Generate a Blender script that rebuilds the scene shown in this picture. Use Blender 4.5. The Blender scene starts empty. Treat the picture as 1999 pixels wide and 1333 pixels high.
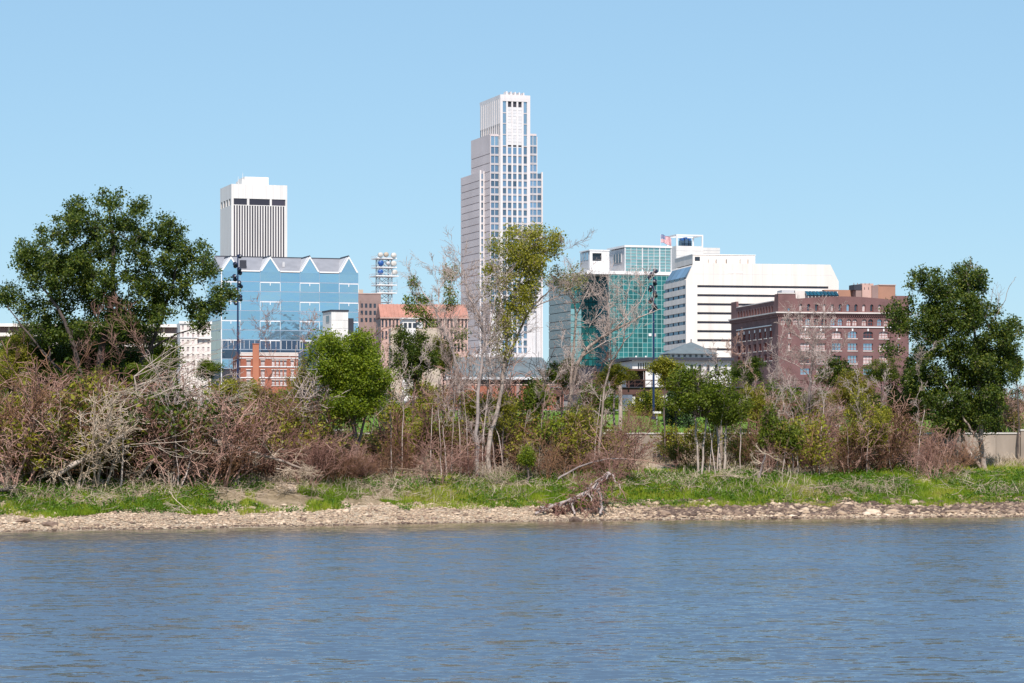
import bpy, math, random
import numpy as np
from mathutils import Vector, Matrix
from mathutils.geometry import tessellate_polygon

random.seed(7)
RNG = np.random.default_rng(7)
scene = bpy.context.scene
COL = scene.collection
R = math.radians

# ---------------------------------------------------------------- camera, world, sun, exposure
F = 5000.0          # focal length in photograph pixels (photograph 2000 wide)
HZ = 838.0          # horizon row
CAMZ = 8.0
cam_d = bpy.data.cameras.new('camera')
cam = bpy.data.objects.new('camera', cam_d)
COL.objects.link(cam)
cam.location = (0, 0, CAMZ)
cam.rotation_euler = (R(90), 0, 0)
cam_d.sensor_width = 36.0
cam_d.lens = 36.0 * F / 2000.0
cam_d.shift_y = (HZ - 666.5) / 2000.0
cam_d.clip_start = 0.5
cam_d.clip_end = 20000
scene.camera = cam

SUN_AZ, SUN_EL = 1.5, 48.0      # to the right of straight behind the camera
world = bpy.data.worlds.new('World')
scene.world = world
world.use_nodes = True
wn = world.node_tree
wn.nodes.clear()
sky = wn.nodes.new('ShaderNodeTexSky')
sky.sky_type = 'NISHITA'
sky.sun_disc = False
sky.sun_elevation = R(SUN_EL)
sky.sun_rotation = R(180 - SUN_AZ)
sky.altitude = 300
sky.air_density = 1.0
sky.dust_density = 0.0
sky.ozone_density = 10.0
bg = wn.nodes.new('ShaderNodeBackground')
bg.inputs[1].default_value = 0.13
wo = wn.nodes.new('ShaderNodeOutputWorld')
gam = wn.nodes.new('ShaderNodeGamma')          # the even, hazy summer sky of the photograph
gam.inputs[1].default_value = 0.42
tin = wn.nodes.new('ShaderNodeVectorMath'); tin.operation = 'MULTIPLY'
tin.inputs[1].default_value = (1.74, 2.20, 2.42)
wn.links.new(sky.outputs[0], gam.inputs[0])
wn.links.new(gam.outputs[0], tin.inputs[0])
wn.links.new(tin.outputs[0], bg.inputs[0])
wn.links.new(bg.outputs[0], wo.inputs[0])

sun_d = bpy.data.lights.new('sun', 'SUN')
sun_d.energy = 4.9
sun_d.angle = R(0.53)
sun_d.color = (1.0, 0.93, 0.87)
sun = bpy.data.objects.new('sun', sun_d)
COL.objects.link(sun)
sv = Vector((math.sin(R(SUN_AZ)) * math.cos(R(SUN_EL)), -math.cos(R(SUN_AZ)) * math.cos(R(SUN_EL)), math.sin(R(SUN_EL))))
sun.rotation_euler = sv.to_track_quat('Z', 'Y').to_euler()
sun.location = (0, -50, 200)

vs = scene.view_settings
vs.view_transform = 'Standard'
vs.look = 'None'
vs.exposure = 0.27
vs.gamma = 1.0
vs.use_curve_mapping = False
scene.render.resolution_x, scene.render.resolution_y = 1024, 683
scene.render.engine = 'CYCLES'
scene.cycles.max_bounces = 6
scene.cycles.transparent_max_bounces = 8

# ---------------------------------------------------------------- helpers
def P(px, py, Y):
    return Vector(((px - 1000.0) * Y / F, Y, CAMZ + (HZ - py) * Y / F))

def tag(o, label=None, cat=None, group=None, kind=None):
    if label: o['label'] = label
    if cat: o['category'] = cat
    if group: o['group'] = group
    if kind: o['kind'] = kind
    return o

def empty(name, loc, rz=0.0):
    o = bpy.data.objects.new(name, None)
    o.empty_display_size = 0.5
    COL.objects.link(o)
    o.location = loc
    o.rotation_euler = (0, 0, rz)
    return o

def mesh_obj(name, me, parent=None, loc=None):
    o = bpy.data.objects.new(name, me)
    COL.objects.link(o)
    if parent is not None: o.parent = parent
    if loc is not None: o.location = loc
    return o

def copy_tree(o, parent=None):
    c = o.copy()
    COL.objects.link(c)
    c.parent = parent
    for ch in o.children:
        copy_tree(ch, c)
    return c

# ---- materials
MATS = {}
def nmat(name):
    m = bpy.data.materials.new(name)
    m.use_nodes = True
    nt = m.node_tree
    b = nt.nodes.get('Principled BSDF')
    MATS[name] = m
    return m, nt, b

def add_noise(nt, scale, detail=4, rough=0.6, coord='Object', vec_scale=None):
    tc = nt.nodes.new('ShaderNodeTexCoord')
    n = nt.nodes.new('ShaderNodeTexNoise')
    n.inputs['Scale'].default_value = scale
    n.inputs['Detail'].default_value = detail
    n.inputs['Roughness'].default_value = rough
    if vec_scale:
        mp = nt.nodes.new('ShaderNodeMapping')
        mp.inputs['Scale'].default_value = vec_scale
        nt.links.new(tc.outputs[coord], mp.inputs[0])
        nt.links.new(mp.outputs[0], n.inputs['Vector'])
    else:
        nt.links.new(tc.outputs[coord], n.inputs['Vector'])
    return n

def ramp(nt, stops):
    r = nt.nodes.new('ShaderNodeValToRGB')
    e = r.color_ramp.elements
    e[0].position, e[0].color = stops[0][0], (*stops[0][1], 1)
    e[1].position, e[1].color = stops[-1][0], (*stops[-1][1], 1)
    for p, c in stops[1:-1]:
        x = e.new(p); x.color = (*c, 1)
    return r

def solid(name, col, rough=0.7, metal=0.0, var=0.12, scale=0.3, vs_=None, spec=0.5, world=True):
    """Plain surface with a mild weathering variation of its own colour."""
    m, nt, b = nmat(name)
    if var > 0:
        if world:
            g = nt.nodes.new('ShaderNodeNewGeometry')
            n = nt.nodes.new('ShaderNodeTexNoise')
            n.inputs['Scale'].default_value = scale
            n.inputs['Detail'].default_value = 5
            mp = nt.nodes.new('ShaderNodeMapping')
            mp.inputs['Scale'].default_value = vs_ or (1, 1, 1)
            nt.links.new(g.outputs['Position'], mp.inputs[0])
            nt.links.new(mp.outputs[0], n.inputs['Vector'])
        r = ramp(nt, [(0.3, tuple(c * (1 - var) for c in col)), (0.7, tuple(min(1, c * (1 + var)) for c in col))])
        nt.links.new(n.outputs[0], r.inputs[0])
        oi = nt.nodes.new('ShaderNodeObjectInfo')
        mr = nt.nodes.new('ShaderNodeMapRange')
        mr.inputs['To Min'].default_value = 1 - var * 0.6
        mr.inputs['To Max'].default_value = 1 + var * 0.4
        nt.links.new(oi.outputs['Random'], mr.inputs[0])
        mx = nt.nodes.new('ShaderNodeMix'); mx.data_type = 'RGBA'; mx.blend_type = 'MULTIPLY'
        mx.inputs[0].default_value = 1.0
        nt.links.new(r.outputs[0], mx.inputs[6])
        nt.links.new(mr.outputs[0], mx.inputs[7])
        nt.links.new(mx.outputs[2], b.inputs['Base Color'])
    else:
        b.inputs['Base Color'].default_value = (*col, 1)
    b.inputs['Roughness'].default_value = rough
    b.inputs['Metallic'].default_value = metal
    b.inputs['Specular IOR Level'].default_value = spec
    return m

def glass(name, col, rough=0.06, metal=0.0, var=0.25, wob=0.02):
    """Facade glazing: tinted and mirror-like, each pane tinted and tilted a little differently."""
    m, nt, b = nmat(name)
    oi = nt.nodes.new('ShaderNodeObjectInfo')
    r = ramp(nt, [(0.0, tuple(c * (1 - var) for c in col)), (1.0, tuple(min(1, c * (1 + var)) for c in col))])
    nt.links.new(oi.outputs['Random'], r.inputs[0])
    nt.links.new(r.outputs[0], b.inputs['Base Color'])
    b.inputs['Roughness'].default_value = rough
    b.inputs['Metallic'].default_value = metal
    b.inputs['IOR'].default_value = 1.6
    g = nt.nodes.new('ShaderNodeNewGeometry')
    n = nt.nodes.new('ShaderNodeTexNoise')
    n.inputs['Scale'].default_value = 0.25
    n.inputs['Detail'].default_value = 2
    nt.links.new(g.outputs['Position'], n.inputs['Vector'])
    bp = nt.nodes.new('ShaderNodeBump')
    bp.inputs['Strength'].default_value = 0.35
    bp.inputs['Distance'].default_value = wob * 10
    nt.links.new(n.outputs[0], bp.inputs['Height'])
    nt.links.new(bp.outputs[0], b.inputs['Normal'])
    return m

def brickwork(name, col, mortar, scale=1.0):
    m, nt, b = nmat(name)
    tc = nt.nodes.new('ShaderNodeTexCoord')
    n = nt.nodes.new('ShaderNodeTexNoise'); n.inputs['Scale'].default_value = 0.35; n.inputs['Detail'].default_value = 8
    g = nt.nodes.new('ShaderNodeNewGeometry')
    nt.links.new(g.outputs['Position'], n.inputs['Vector'])
    r = ramp(nt, [(0.3, tuple(c * 0.8 for c in col)), (0.72, tuple(c * 1.2 for c in col))])
    nt.links.new(n.outputs[0], r.inputs[0])
    n2 = nt.nodes.new('ShaderNodeTexNoise'); n2.inputs['Scale'].default_value = 3.0; n2.inputs['Detail'].default_value = 6
    mp = nt.nodes.new('ShaderNodeMapping'); mp.inputs['Scale'].default_value = (1, 1, 3.2)
    nt.links.new(g.outputs['Position'], mp.inputs[0]); nt.links.new(mp.outputs[0], n2.inputs['Vector'])
    mx = nt.nodes.new('ShaderNodeMix'); mx.data_type = 'RGBA'
    r2 = ramp(nt, [(0.5, (0, 0, 0)), (0.75, (0.55, 0.55, 0.55))])
    nt.links.new(n2.outputs[0], r2.inputs[0])
    nt.links.new(r2.outputs[0], mx.inputs[0])
    nt.links.new(r.outputs[0], mx.inputs[6])
    mx.inputs[7].default_value = (*mortar, 1)
    nt.links.new(mx.outputs[2], b.inputs['Base Color'])
    b.inputs['Roughness'].default_value = 0.9
    return m

def leafmat(name, stops, trans=0.35, rough=0.55):
    """Leaves: colour chosen per leaf by its 'tint', a little light passing through."""
    m, nt, b = nmat(name)
    at = nt.nodes.new('ShaderNodeAttribute'); at.attribute_name = 'tint'
    r = ramp(nt, stops)
    nt.links.new(at.outputs['Fac'], r.inputs[0])
    nt.links.new(r.outputs[0], b.inputs['Base Color'])
    b.inputs['Roughness'].default_value = rough
    b.inputs['Specular IOR Level'].default_value = 0.35
    tr = nt.nodes.new('ShaderNodeBsdfTranslucent')
    mxc = nt.nodes.new('ShaderNodeMix'); mxc.data_type = 'RGBA'; mxc.blend_type = 'MULTIPLY'; mxc.inputs[0].default_value = 1
    mxc.inputs[7].default_value = (1.25, 1.3, 0.6, 1)
    nt.links.new(r.outputs[0], mxc.inputs[6])
    nt.links.new(mxc.outputs[2], tr.inputs[0])
    ms = nt.nodes.new('ShaderNodeMixShader'); ms.inputs[0].default_value = trans
    nt.links.new(b.outputs[0], ms.inputs[1]); nt.links.new(tr.outputs[0], ms.inputs[2])
    out = [x for x in nt.nodes if x.type == 'OUTPUT_MATERIAL'][0]
    nt.links.new(ms.outputs[0], out.inputs[0])
    return m

def barkmat(name, c0, c1, scale=1.2):
    m, nt, b = nmat(name)
    g = nt.nodes.new('ShaderNodeNewGeometry')
    n = nt.nodes.new('ShaderNodeTexNoise'); n.inputs['Scale'].default_value = scale; n.inputs['Detail'].default_value = 5
    nt.links.new(g.outputs['Position'], n.inputs['Vector'])
    r = ramp(nt, [(0.32, c0), (0.68, c1)])
    oi = nt.nodes.new('ShaderNodeObjectInfo')
    ad = nt.nodes.new('ShaderNodeMath'); ad.operation = 'MULTIPLY_ADD'
    ad.inputs[1].default_value = 0.35
    nt.links.new(oi.outputs['Random'], ad.inputs[0])
    sb = nt.nodes.new('ShaderNodeMath'); sb.operation = 'SUBTRACT'; sb.inputs[1].default_value = 0.17
    nt.links.new(n.outputs[0], sb.inputs[0])
    nt.links.new(sb.outputs[0], ad.inputs[2])
    nt.links.new(ad.outputs[0], r.inputs[0])
    nt.links.new(r.outputs[0], b.inputs['Base Color'])
    b.inputs['Roughness'].default_value = 0.9
    b.inputs['Specular IOR Level'].default_value = 0.2
    return m

M = MATS
solid('white_panel', (0.68, 0.65, 0.62), 0.6, var=0.10, scale=0.5, vs_=(1, 1, 0.06))
solid('white_trim', (0.76, 0.74, 0.73), 0.5, var=0.04)
solid('cream_panel', (0.73, 0.665, 0.61), 0.7, var=0.10, scale=0.5, vs_=(1, 1, 0.06))
solid('tower_fin', (0.66, 0.615, 0.605), 0.5, var=0.08, scale=0.4, vs_=(1, 1, 0.05))
solid('tower_spandrel', (0.47, 0.44, 0.45), 0.5, var=0.12)
solid('blue_mullion', (0.30, 0.36, 0.44), 0.5, var=0.08)
solid('tower_stone', (0.62, 0.53, 0.52), 0.6, var=0.09, scale=0.05)
solid('louvre_grey', (0.62, 0.61, 0.62), 0.5, var=0.08)
solid('dark_void', (0.035, 0.033, 0.045), 0.5, var=0.2)
solid('grey_metal_roof', (0.25, 0.25, 0.27), 0.45, metal=0.0, var=0.1)
solid('slate_roof', (0.13, 0.155, 0.165), 0.6, var=0.15, scale=0.8)
solid('grey_panel', (0.50, 0.49, 0.50), 0.6, var=0.08)
solid('pink_band', (0.42, 0.35, 0.36), 0.6, var=0.1)
solid('terracotta_roof', (0.42, 0.20, 0.15), 0.75, var=0.14, scale=0.3)
solid('pink_wall', (0.50, 0.33, 0.28), 0.8, var=0.12)
solid('tan_wall', (0.46, 0.38, 0.30), 0.8, var=0.12)
solid('brown_wall', (0.28, 0.19, 0.17), 0.85, var=0.12)
solid('orange_wall', (0.36, 0.19, 0.13), 0.85, var=0.12)
solid('chimney_brick', (0.40, 0.15, 0.085), 0.85, var=0.12)
solid('concrete', (0.32, 0.265, 0.215), 0.9, var=0.25, scale=0.5, vs_=(1, 1, 0.4))
solid('pale_concrete', (0.55, 0.52, 0.48), 0.9, var=0.15, scale=0.6)
solid('navy_paint', (0.012, 0.025, 0.085), 0.35, var=0.15)
solid('lamp_dark', (0.010, 0.013, 0.035), 0.35, var=0.2)
solid('rust_steel', (0.085, 0.035, 0.028), 0.7, var=0.3, scale=1.2)
solid('dark_trim', (0.03, 0.032, 0.045), 0.6, var=0.2)
solid('dark_roof', (0.05, 0.05, 0.06), 0.8, var=0.2)
solid('steel_light', (0.62, 0.62, 0.64), 0.45, metal=0.2, var=0.1)
solid('dish_blue', (0.02, 0.09, 0.30), 0.4, var=0.1)
solid('blind', (0.50, 0.42, 0.41), 0.35, var=0.3)
solid('red_frame', (0.30, 0.075, 0.055), 0.7, var=0.15)
solid('stone_trim', (0.60, 0.54, 0.50), 0.8, var=0.12)
brickwork('brown_brick', (0.158, 0.080, 0.077), (0.21, 0.135, 0.125))
brickwork('red_brick', (0.30, 0.095, 0.055), (0.36, 0.2, 0.15))
glass('glass_blue', (0.35, 0.54, 0.67), 0.05, 0.85, 0.08)
glass('glass_blue_pale', (0.40, 0.57, 0.68), 0.05, 0.85, 0.08)
glass('glass_tan_reflection', (0.36, 0.29, 0.20), 0.08, 0.7, 0.08)  # tan reflection of a sunlit building, put into the pane colour
glass('glass_navy', (0.05, 0.085, 0.14), 0.06, 0.15, 0.35)
glass('glass_tower', (0.16, 0.25, 0.35), 0.05, 0.5, 0.5)
glass('glass_tower_pale', (0.35, 0.46, 0.55), 0.08, 0.75, 0.12)
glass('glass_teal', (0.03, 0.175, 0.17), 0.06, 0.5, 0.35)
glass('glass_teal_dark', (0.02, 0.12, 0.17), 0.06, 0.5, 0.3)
glass('glass_mint', (0.28, 0.46, 0.45), 0.08, 0.6, 0.15)
glass('glass_dark', (0.03, 0.035, 0.05), 0.08, 0.1, 0.3)
glass('glass_strip', (0.045, 0.035, 0.05), 0.15, 0.1, 0.3)

# leaves and bark
leafmat('leaf_dark', [(0, (0.016, 0.034, 0.004)), (0.4, (0.045, 0.078, 0.008)), (0.75, (0.11, 0.145, 0.014)), (1, (0.25, 0.25, 0.035))], trans=0.38)
leafmat('leaf_bright', [(0, (0.05, 0.085, 0.004)), (0.4, (0.12, 0.175, 0.007)), (0.8, (0.23, 0.28, 0.013)), (1, (0.34, 0.34, 0.035))], trans=0.38)
leafmat('leaf_olive', [(0, (0.11, 0.12, 0.011)), (0.5, (0.26, 0.255, 0.025)), (0.85, (0.40, 0.36, 0.05)), (1, (0.46, 0.35, 0.07))], trans=0.42)
leafmat('leaf_yellow', [(0, (0.12, 0.14, 0.02)), (0.6, (0.24, 0.21, 0.03)), (1, (0.36, 0.26, 0.03))], trans=0.4)
leafmat('leaf_pale', [(0, (0.16, 0.18, 0.07)), (0.6, (0.28, 0.27, 0.11)), (1, (0.38, 0.32, 0.16))], trans=0.4)
leafmat('leaf_mid', [(0, (0.05, 0.082, 0.007)), (0.5, (0.115, 0.16, 0.011)), (1, (0.23, 0.255, 0.028))], trans=0.4)
leafmat('grass_blade', [(0, (0.06, 0.115, 0.006)), (0.35, (0.15, 0.25, 0.010)), (0.65, (0.27, 0.34, 0.018)), (0.85, (0.37, 0.36, 0.06)), (1, (0.45, 0.38, 0.17))], trans=0.35)
leafmat('weed_leaf', [(0, (0.035, 0.08, 0.006)), (0.6, (0.08, 0.17, 0.010)), (1, (0.18, 0.27, 0.02))], trans=0.35)
leafmat('conifer_needle', [(0, (0.02, 0.05, 0.015)), (1, (0.05, 0.09, 0.025))], trans=0.15)
leafmat('dry_stalk', [(0, (0.26, 0.19, 0.13)), (0.6, (0.42, 0.33, 0.24)), (1, (0.56, 0.47, 0.36))], trans=0.1)
barkmat('bark_dark', (0.07, 0.055, 0.05), (0.16, 0.125, 0.11))
barkmat('bark_grey', (0.17, 0.135, 0.125), (0.36, 0.30, 0.275))
barkmat('bark_pale', (0.26, 0.20, 0.165), (0.46, 0.385, 0.33))
barkmat('twig_pink', (0.19, 0.095, 0.075), (0.45, 0.275, 0.215), 0.35)
barkmat('twig_brown', (0.095, 0.045, 0.027), (0.30, 0.165, 0.095), 0.35)
barkmat('bleached_wood', (0.34, 0.26, 0.20), (0.58, 0.48, 0.39), 0.4)
barkmat('twig_tan', (0.33, 0.24, 0.17), (0.56, 0.45, 0.34), 0.3)
barkmat('twig_grey', (0.27, 0.20, 0.175), (0.50, 0.405, 0.36), 0.4)
barkmat('rock_skin', (0.2, 0.2, 0.2), (0.4, 0.4, 0.4))

# ---- boxes
_boxes = {}
BOXF = [(0, 3, 2, 1), (4, 5, 6, 7), (0, 1, 5, 4), (1, 2, 6, 5), (2, 3, 7, 6), (3, 0, 4, 7)]
def box_mesh(sx, sy, sz, mat):
    k = (round(sx, 3), round(sy, 3), round(sz, 3), mat)
    if k not in _boxes:
        x, y, z = sx / 2, sy / 2, sz / 2
        me = bpy.data.meshes.new('box')
        me.from_pydata([(-x, -y, -z), (x, -y, -z), (x, y, -z), (-x, y, -z), (-x, -y, z), (x, -y, z), (x, y, z), (-x, y, z)], [], BOXF)
        me.materials.append(M[mat])
        _boxes[k] = me
    return _boxes[k]

def box(name, par, x0, x1, y0, y1, z0, z1, mat):
    o = mesh_obj(name, box_mesh(x1 - x0, y1 - y0, z1 - z0, mat), par)
    o.location = ((x0 + x1) / 2, (y0 + y1) / 2, (z0 + z1) / 2)
    return o

def poly_mesh(name, verts, faces, mats, smooth=False, midx=None):
    me = bpy.data.meshes.new(name)
    me.from_pydata([tuple(v) for v in verts], [], faces)
    for m in ([mats] if isinstance(mats, str) else mats): me.materials.append(M[m])
    if midx is not None: me.polygons.foreach_set('material_index', midx)
    if smooth: me.polygons.foreach_set('use_smooth', [True] * len(me.polygons))
    me.update()
    return me

def prism(name, par, outline, axis, a0, a1, mat):
    """Extrude a 2D outline. axis 'y': outline in (x, z); axis 'x': outline in (y, z); axis 'z': outline in (x, y)."""
    def v(p, a):
        return (p[0], a, p[1]) if axis == 'y' else ((a, p[0], p[1]) if axis == 'x' else (p[0], p[1], a))
    n = len(outline)
    vs_ = [v(p, a0) for p in outline] + [v(p, a1) for p in outline]
    fs = [tuple(range(n))[::-1], tuple(range(n, 2 * n))] + [(i, (i + 1) % n, n + (i + 1) % n, n + i) for i in range(n)]
    me = poly_mesh(name, vs_, fs, mat)
    import bmesh
    bm = bmesh.new(); bm.from_mesh(me); bmesh.ops.recalc_face_normals(bm, faces=bm.faces); bm.to_mesh(me); bm.free()
    return mesh_obj(name, me, par)

def punched(name, par, outline, holes, axis, a0, a1, mat):
    """A wall slab with real openings: outline and holes in (u, z); a0 outer plane, a1 inner plane."""
    polys = [outline] + holes
    flat = [p for pl in polys for p in pl]
    tris = tessellate_polygon([[Vector((p[0], p[1], 0)) for p in pl] for pl in polys])
    def v(p, a):
        return (p[0], a, p[1]) if axis == 'y' else (a, p[0], p[1])
    n = len(flat)
    vs_ = [v(p, a0) for p in flat] + [v(p, a1) for p in flat]
    fs = [tuple(t) for t in tris] + [tuple(i + n for i in t)[::-1] for t in tris]
    k = 0
    for pl in polys:
        m = len(pl)
        for i in range(m):
            a, b = k + i, k + (i + 1) % m
            fs.append((a, b, b + n, a + n))
        k += m
    return mesh_obj(name, poly_mesh(name, vs_, fs, mat), par)

def rect(x0, x1, z0, z1): return [(x0, z0), (x1, z0), (x1, z1), (x0, z1)]
def arch(x0, x1, z0, z1, rise=None, n=6):
    w = (x1 - x0) / 2
    rise = w if rise is None else rise
    pts = [(x0, z0), (x1, z0)]
    for i in range(n + 1):
        a = math.pi * i / n
        pts.append(((x0 + x1) / 2 + w * math.cos(a), z1 - rise + rise * math.sin(a)))
    return pts

def bar(bufs, a, b, r, n=4): bufs.append((tuple(a), tuple(b), r, r))

def seg_arrays(segs, n):
    A = np.array([s[0] for s in segs], float); B = np.array([s[1] for s in segs], float)
    r0 = np.array([s[2] for s in segs], float); r1 = np.array([s[3] for s in segs], float)
    d = B - A
    L = np.linalg.norm(d, axis=1, keepdims=True); L[L == 0] = 1e-6
    d = d / L
    ref = np.where(np.abs(d[:, 2:3]) > 0.9, np.array([[1.0, 0, 0]]), np.array([[0, 0, 1.0]]))
    u = np.cross(d, ref); u /= np.linalg.norm(u, axis=1, keepdims=True)
    w = np.cross(d, u)
    m = len(A)
    V = np.zeros((m, 2 * n, 3))
    for k in range(n):
        a = 2 * math.pi * k / n
        o = u * math.cos(a) + w * math.sin(a)
        V[:, k] = A + o * r0[:, None]
        V[:, n + k] = B + o * r1[:, None]
    base = (np.arange(m) * 2 * n)[:, None, None]
    q = np.array([[k, (k + 1) % n, n + (k + 1) % n, n + k] for k in range(n)])[None]
    return V.reshape(-1, 3), (q + base).reshape(-1, 4)

def np_mesh(name, V, Fq, mat, tint=None, smooth=False):
    """V (n,3), Fq (m,k) all faces with k corners."""
    me = bpy.data.meshes.new(name)
    V = np.ascontiguousarray(V, dtype=np.float32)
    m, k = Fq.shape
    me.vertices.add(len(V)); me.vertices.foreach_set('co', V.ravel())
    me.loops.add(m * k); me.loops.foreach_set('vertex_index', Fq.astype(np.int32).ravel())
    me.polygons.add(m)
    me.polygons.foreach_set('loop_start', np.arange(m, dtype=np.int32) * k)
    me.polygons.foreach_set('loop_total', np.full(m, k, dtype=np.int32))
    if smooth: me.polygons.foreach_set('use_smooth', np.ones(m, dtype=bool))
    if tint is not None:
        at = me.attributes.new('tint', 'FLOAT', 'FACE')
        at.data.foreach_set('value', np.ascontiguousarray(tint, dtype=np.float32))
    for x in ([mat] if isinstance(mat, str) else mat): me.materials.append(M[x])
    me.update(calc_edges=True)
    return me

def tube_mesh(name, segs, n, mat, smooth=True):
    V, Fq = seg_arrays(segs, n)
    return np_mesh(name, V, Fq, mat, smooth=smooth)

# ---------------------------------------------------------------- terrain shape
WL_X = [-3000, -60, -40, -20.9, 0, 22.9, 47, 70, 3000]
WL_D = [150, 191, 200, 209.4, 222, 228.6, 235, 240, 300]
def D0(x): return np.interp(x, WL_X, WL_D)
PT = [-60, -12, 0, 3.5, 7, 10, 14, 22, 30, 39.0, 39.7, 48, 60, 100, 380, 1000, 4000]
PZ = [-4, -0.9, 0, 0.62, 1.25, 2.1, 3.1, 4.0, 4.5, 4.9, 7.0, 7.6, 8.6, 10.3, 14, 22, 32]
def gz(x, y):
    return np.interp(y - D0(x), PT, PZ)
def gzf(x, y): return float(gz(x, y))
# ---------------------------------------------------------------- setting: water, shores, ground
def smooth_noise(x, y, s, seed=0):
    """cheap value noise for terrain relief"""
    def h(i, j): return np.modf(np.abs(np.sin(i * 127.1 + j * 311.7 + seed * 74.7) * 43758.5453))[0]
    xs, ys = x / s, y / s
    i, j = np.floor(xs), np.floor(ys)
    fx, fy = xs - i, ys - j
    fx = fx * fx * (3 - 2 * fx); fy = fy * fy * (3 - 2 * fy)
    return (h(i, j) * (1 - fx) + h(i + 1, j) * fx) * (1 - fy) + (h(i, j + 1) * (1 - fx) + h(i + 1, j + 1) * fx) * fy

def strip(name, ts, mat, relief, xs=None, kind='structure'):
    if xs is None:
        xs = np.concatenate([[-3000, -1200, -500, -200, -120], np.arange(-75, 76, 0.75), [120, 200, 500, 1200, 3000]])
    T, X = np.meshgrid(ts, xs, indexing='ij')
    Y = D0(X) + T
    Z = np.interp(T, PT, PZ)
    edge = np.clip(np.minimum(T - ts[0], ts[-1] - T) / 1.0, 0, 1)
    Z = Z + relief * edge * ((smooth_noise(X, Y, 5.0, 1) - 0.5) * 1.2 + (smooth_noise(X, Y, 1.7, 2) - 0.5) * 0.6)
    nt_, nx = T.shape
    V = np.stack([X, Y, Z], -1).reshape(-1, 3)
    i = np.arange(nt_ - 1)[:, None] * nx + np.arange(nx - 1)[None]
    Fq = np.stack([i, i + 1, i + nx + 1, i + nx], -1).reshape(-1, 4)
    o = mesh_obj(name, np_mesh(name, V, Fq, mat, smooth=True))
    return tag(o, kind=kind)

def ground_mat(name, stops, scale, bump=0.3, scale2=3.0):
    m, nt, b = nmat(name)
    g = nt.nodes.new('ShaderNodeNewGeometry')
    n = nt.nodes.new('ShaderNodeTexNoise'); n.inputs['Scale'].default_value = scale; n.inputs['Detail'].default_value = 8; n.inputs['Roughness'].default_value = 0.7
    nt.links.new(g.outputs['Position'], n.inputs['Vector'])
    r = ramp(nt, stops)
    nt.links.new(n.outputs[0], r.inputs[0]); nt.links.new(r.outputs[0], b.inputs['Base Color'])
    b.inputs['Roughness'].default_value = 0.95
    b.inputs['Specular IOR Level'].default_value = 0.15
    n2 = nt.nodes.new('ShaderNodeTexNoise'); n2.inputs['Scale'].default_value = scale2; n2.inputs['Detail'].default_value = 6
    nt.links.new(g.outputs['Position'], n2.inputs['Vector'])
    bp = nt.nodes.new('ShaderNodeBump'); bp.inputs['Strength'].default_value = bump; bp.inputs['Distance'].default_value = 0.3
    nt.links.new(n2.outputs[0], bp.inputs['Height']); nt.links.new(bp.outputs[0], b.inputs['Normal'])
    return m

ground_mat('gravel_ground', [(0.3, (0.25, 0.19, 0.13)), (0.5, (0.42, 0.34, 0.25)), (0.7, (0.52, 0.43, 0.33))], 1.2, 0.8, 4)
ground_mat('bank_ground', [(0.3, (0.13, 0.095, 0.06)), (0.45, (0.22, 0.17, 0.105)), (0.6, (0.33, 0.255, 0.175)), (0.75, (0.43, 0.34, 0.25))], 0.6, 0.9)
ground_mat('lawn_ground', [(0.3, (0.09, 0.17, 0.02)), (0.55, (0.13, 0.23, 0.03)), (0.75, (0.20, 0.22, 0.06))], 0.12, 0.4)
ground_mat('sand_ground', [(0.3, (0.38, 0.29, 0.22)), (0.7, (0.54, 0.44, 0.34))], 0.8, 0.3)

strip('gravel_shore', np.array([-60, -30, -12, -6, -3, -1.5, -0.5, 0, .5, 1, 2, 3, 4, 5, 6, 7, 7.6]), 'gravel_ground', 0.10)
strip('grassy_bank', np.array([7.6, 8.3, 9, 10, 11, 12, 13, 14, 15.5, 17, 19, 21, 24, 27, 30, 33, 36, 39.0]), 'bank_ground', 0.35)
strip('park_lawn', np.array([39.7, 42, 45, 48, 54, 60, 70, 85, 100, 110]), 'lawn_ground', 0.0)
ground_mat('city_ground', [(0.3, (0.14, 0.12, 0.11)), (0.5, (0.20, 0.18, 0.165)), (0.7, (0.27, 0.25, 0.23))], 0.05, 0.1)
strip('city_ground', np.array([110, 140, 200, 300, 380, 600, 1000, 2000, 4000]), 'city_ground', 0.0)

# near shore, where the photographer stands (outside the frame)
nx = [-3000, 3000]
V = []
for y, z in ((-6000, 6.0), (14, 6.3), (38, -1.2)):
    for x in nx: V.append((x, y, z))
tag(mesh_obj('near_shore', poly_mesh('near_shore', V, [(0, 1, 3, 2), (2, 3, 5, 4)], 'bank_ground')), kind='structure')

# river
m, nt, b = nmat('river_water')
b.inputs['Base Color'].default_value = (0.075, 0.115, 0.180, 1)
b.inputs['Roughness'].default_value = 0.12
b.inputs['IOR'].default_value = 1.5
g = nt.nodes.new('ShaderNodeNewGeometry')
def wave(sx, sy, detail, rough, dist=0.0):
    mp = nt.nodes.new('ShaderNodeMapping'); mp.inputs['Scale'].default_value = (sx, sy, 1)
    mp.inputs['Rotation'].default_value = (0, 0, R(6))
    nt.links.new(g.outputs['Position'], mp.inputs[0])
    n = nt.nodes.new('ShaderNodeTexNoise'); n.inputs['Scale'].default_value = 1.0
    n.inputs['Detail'].default_value = detail; n.inputs['Roughness'].default_value = rough
    n.inputs['Distortion'].default_value = dist
    nt.links.new(mp.outputs[0], n.inputs['Vector'])
    return n
def vmath(op, a, b_):
    v = nt.nodes.new('ShaderNodeVectorMath'); v.operation = op
    for i, x in enumerate((a, b_)):
        if isinstance(x, tuple): v.inputs[i].default_value = x
        elif x is not None: nt.links.new(x, v.inputs[i])
    return v.outputs[0]
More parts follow.
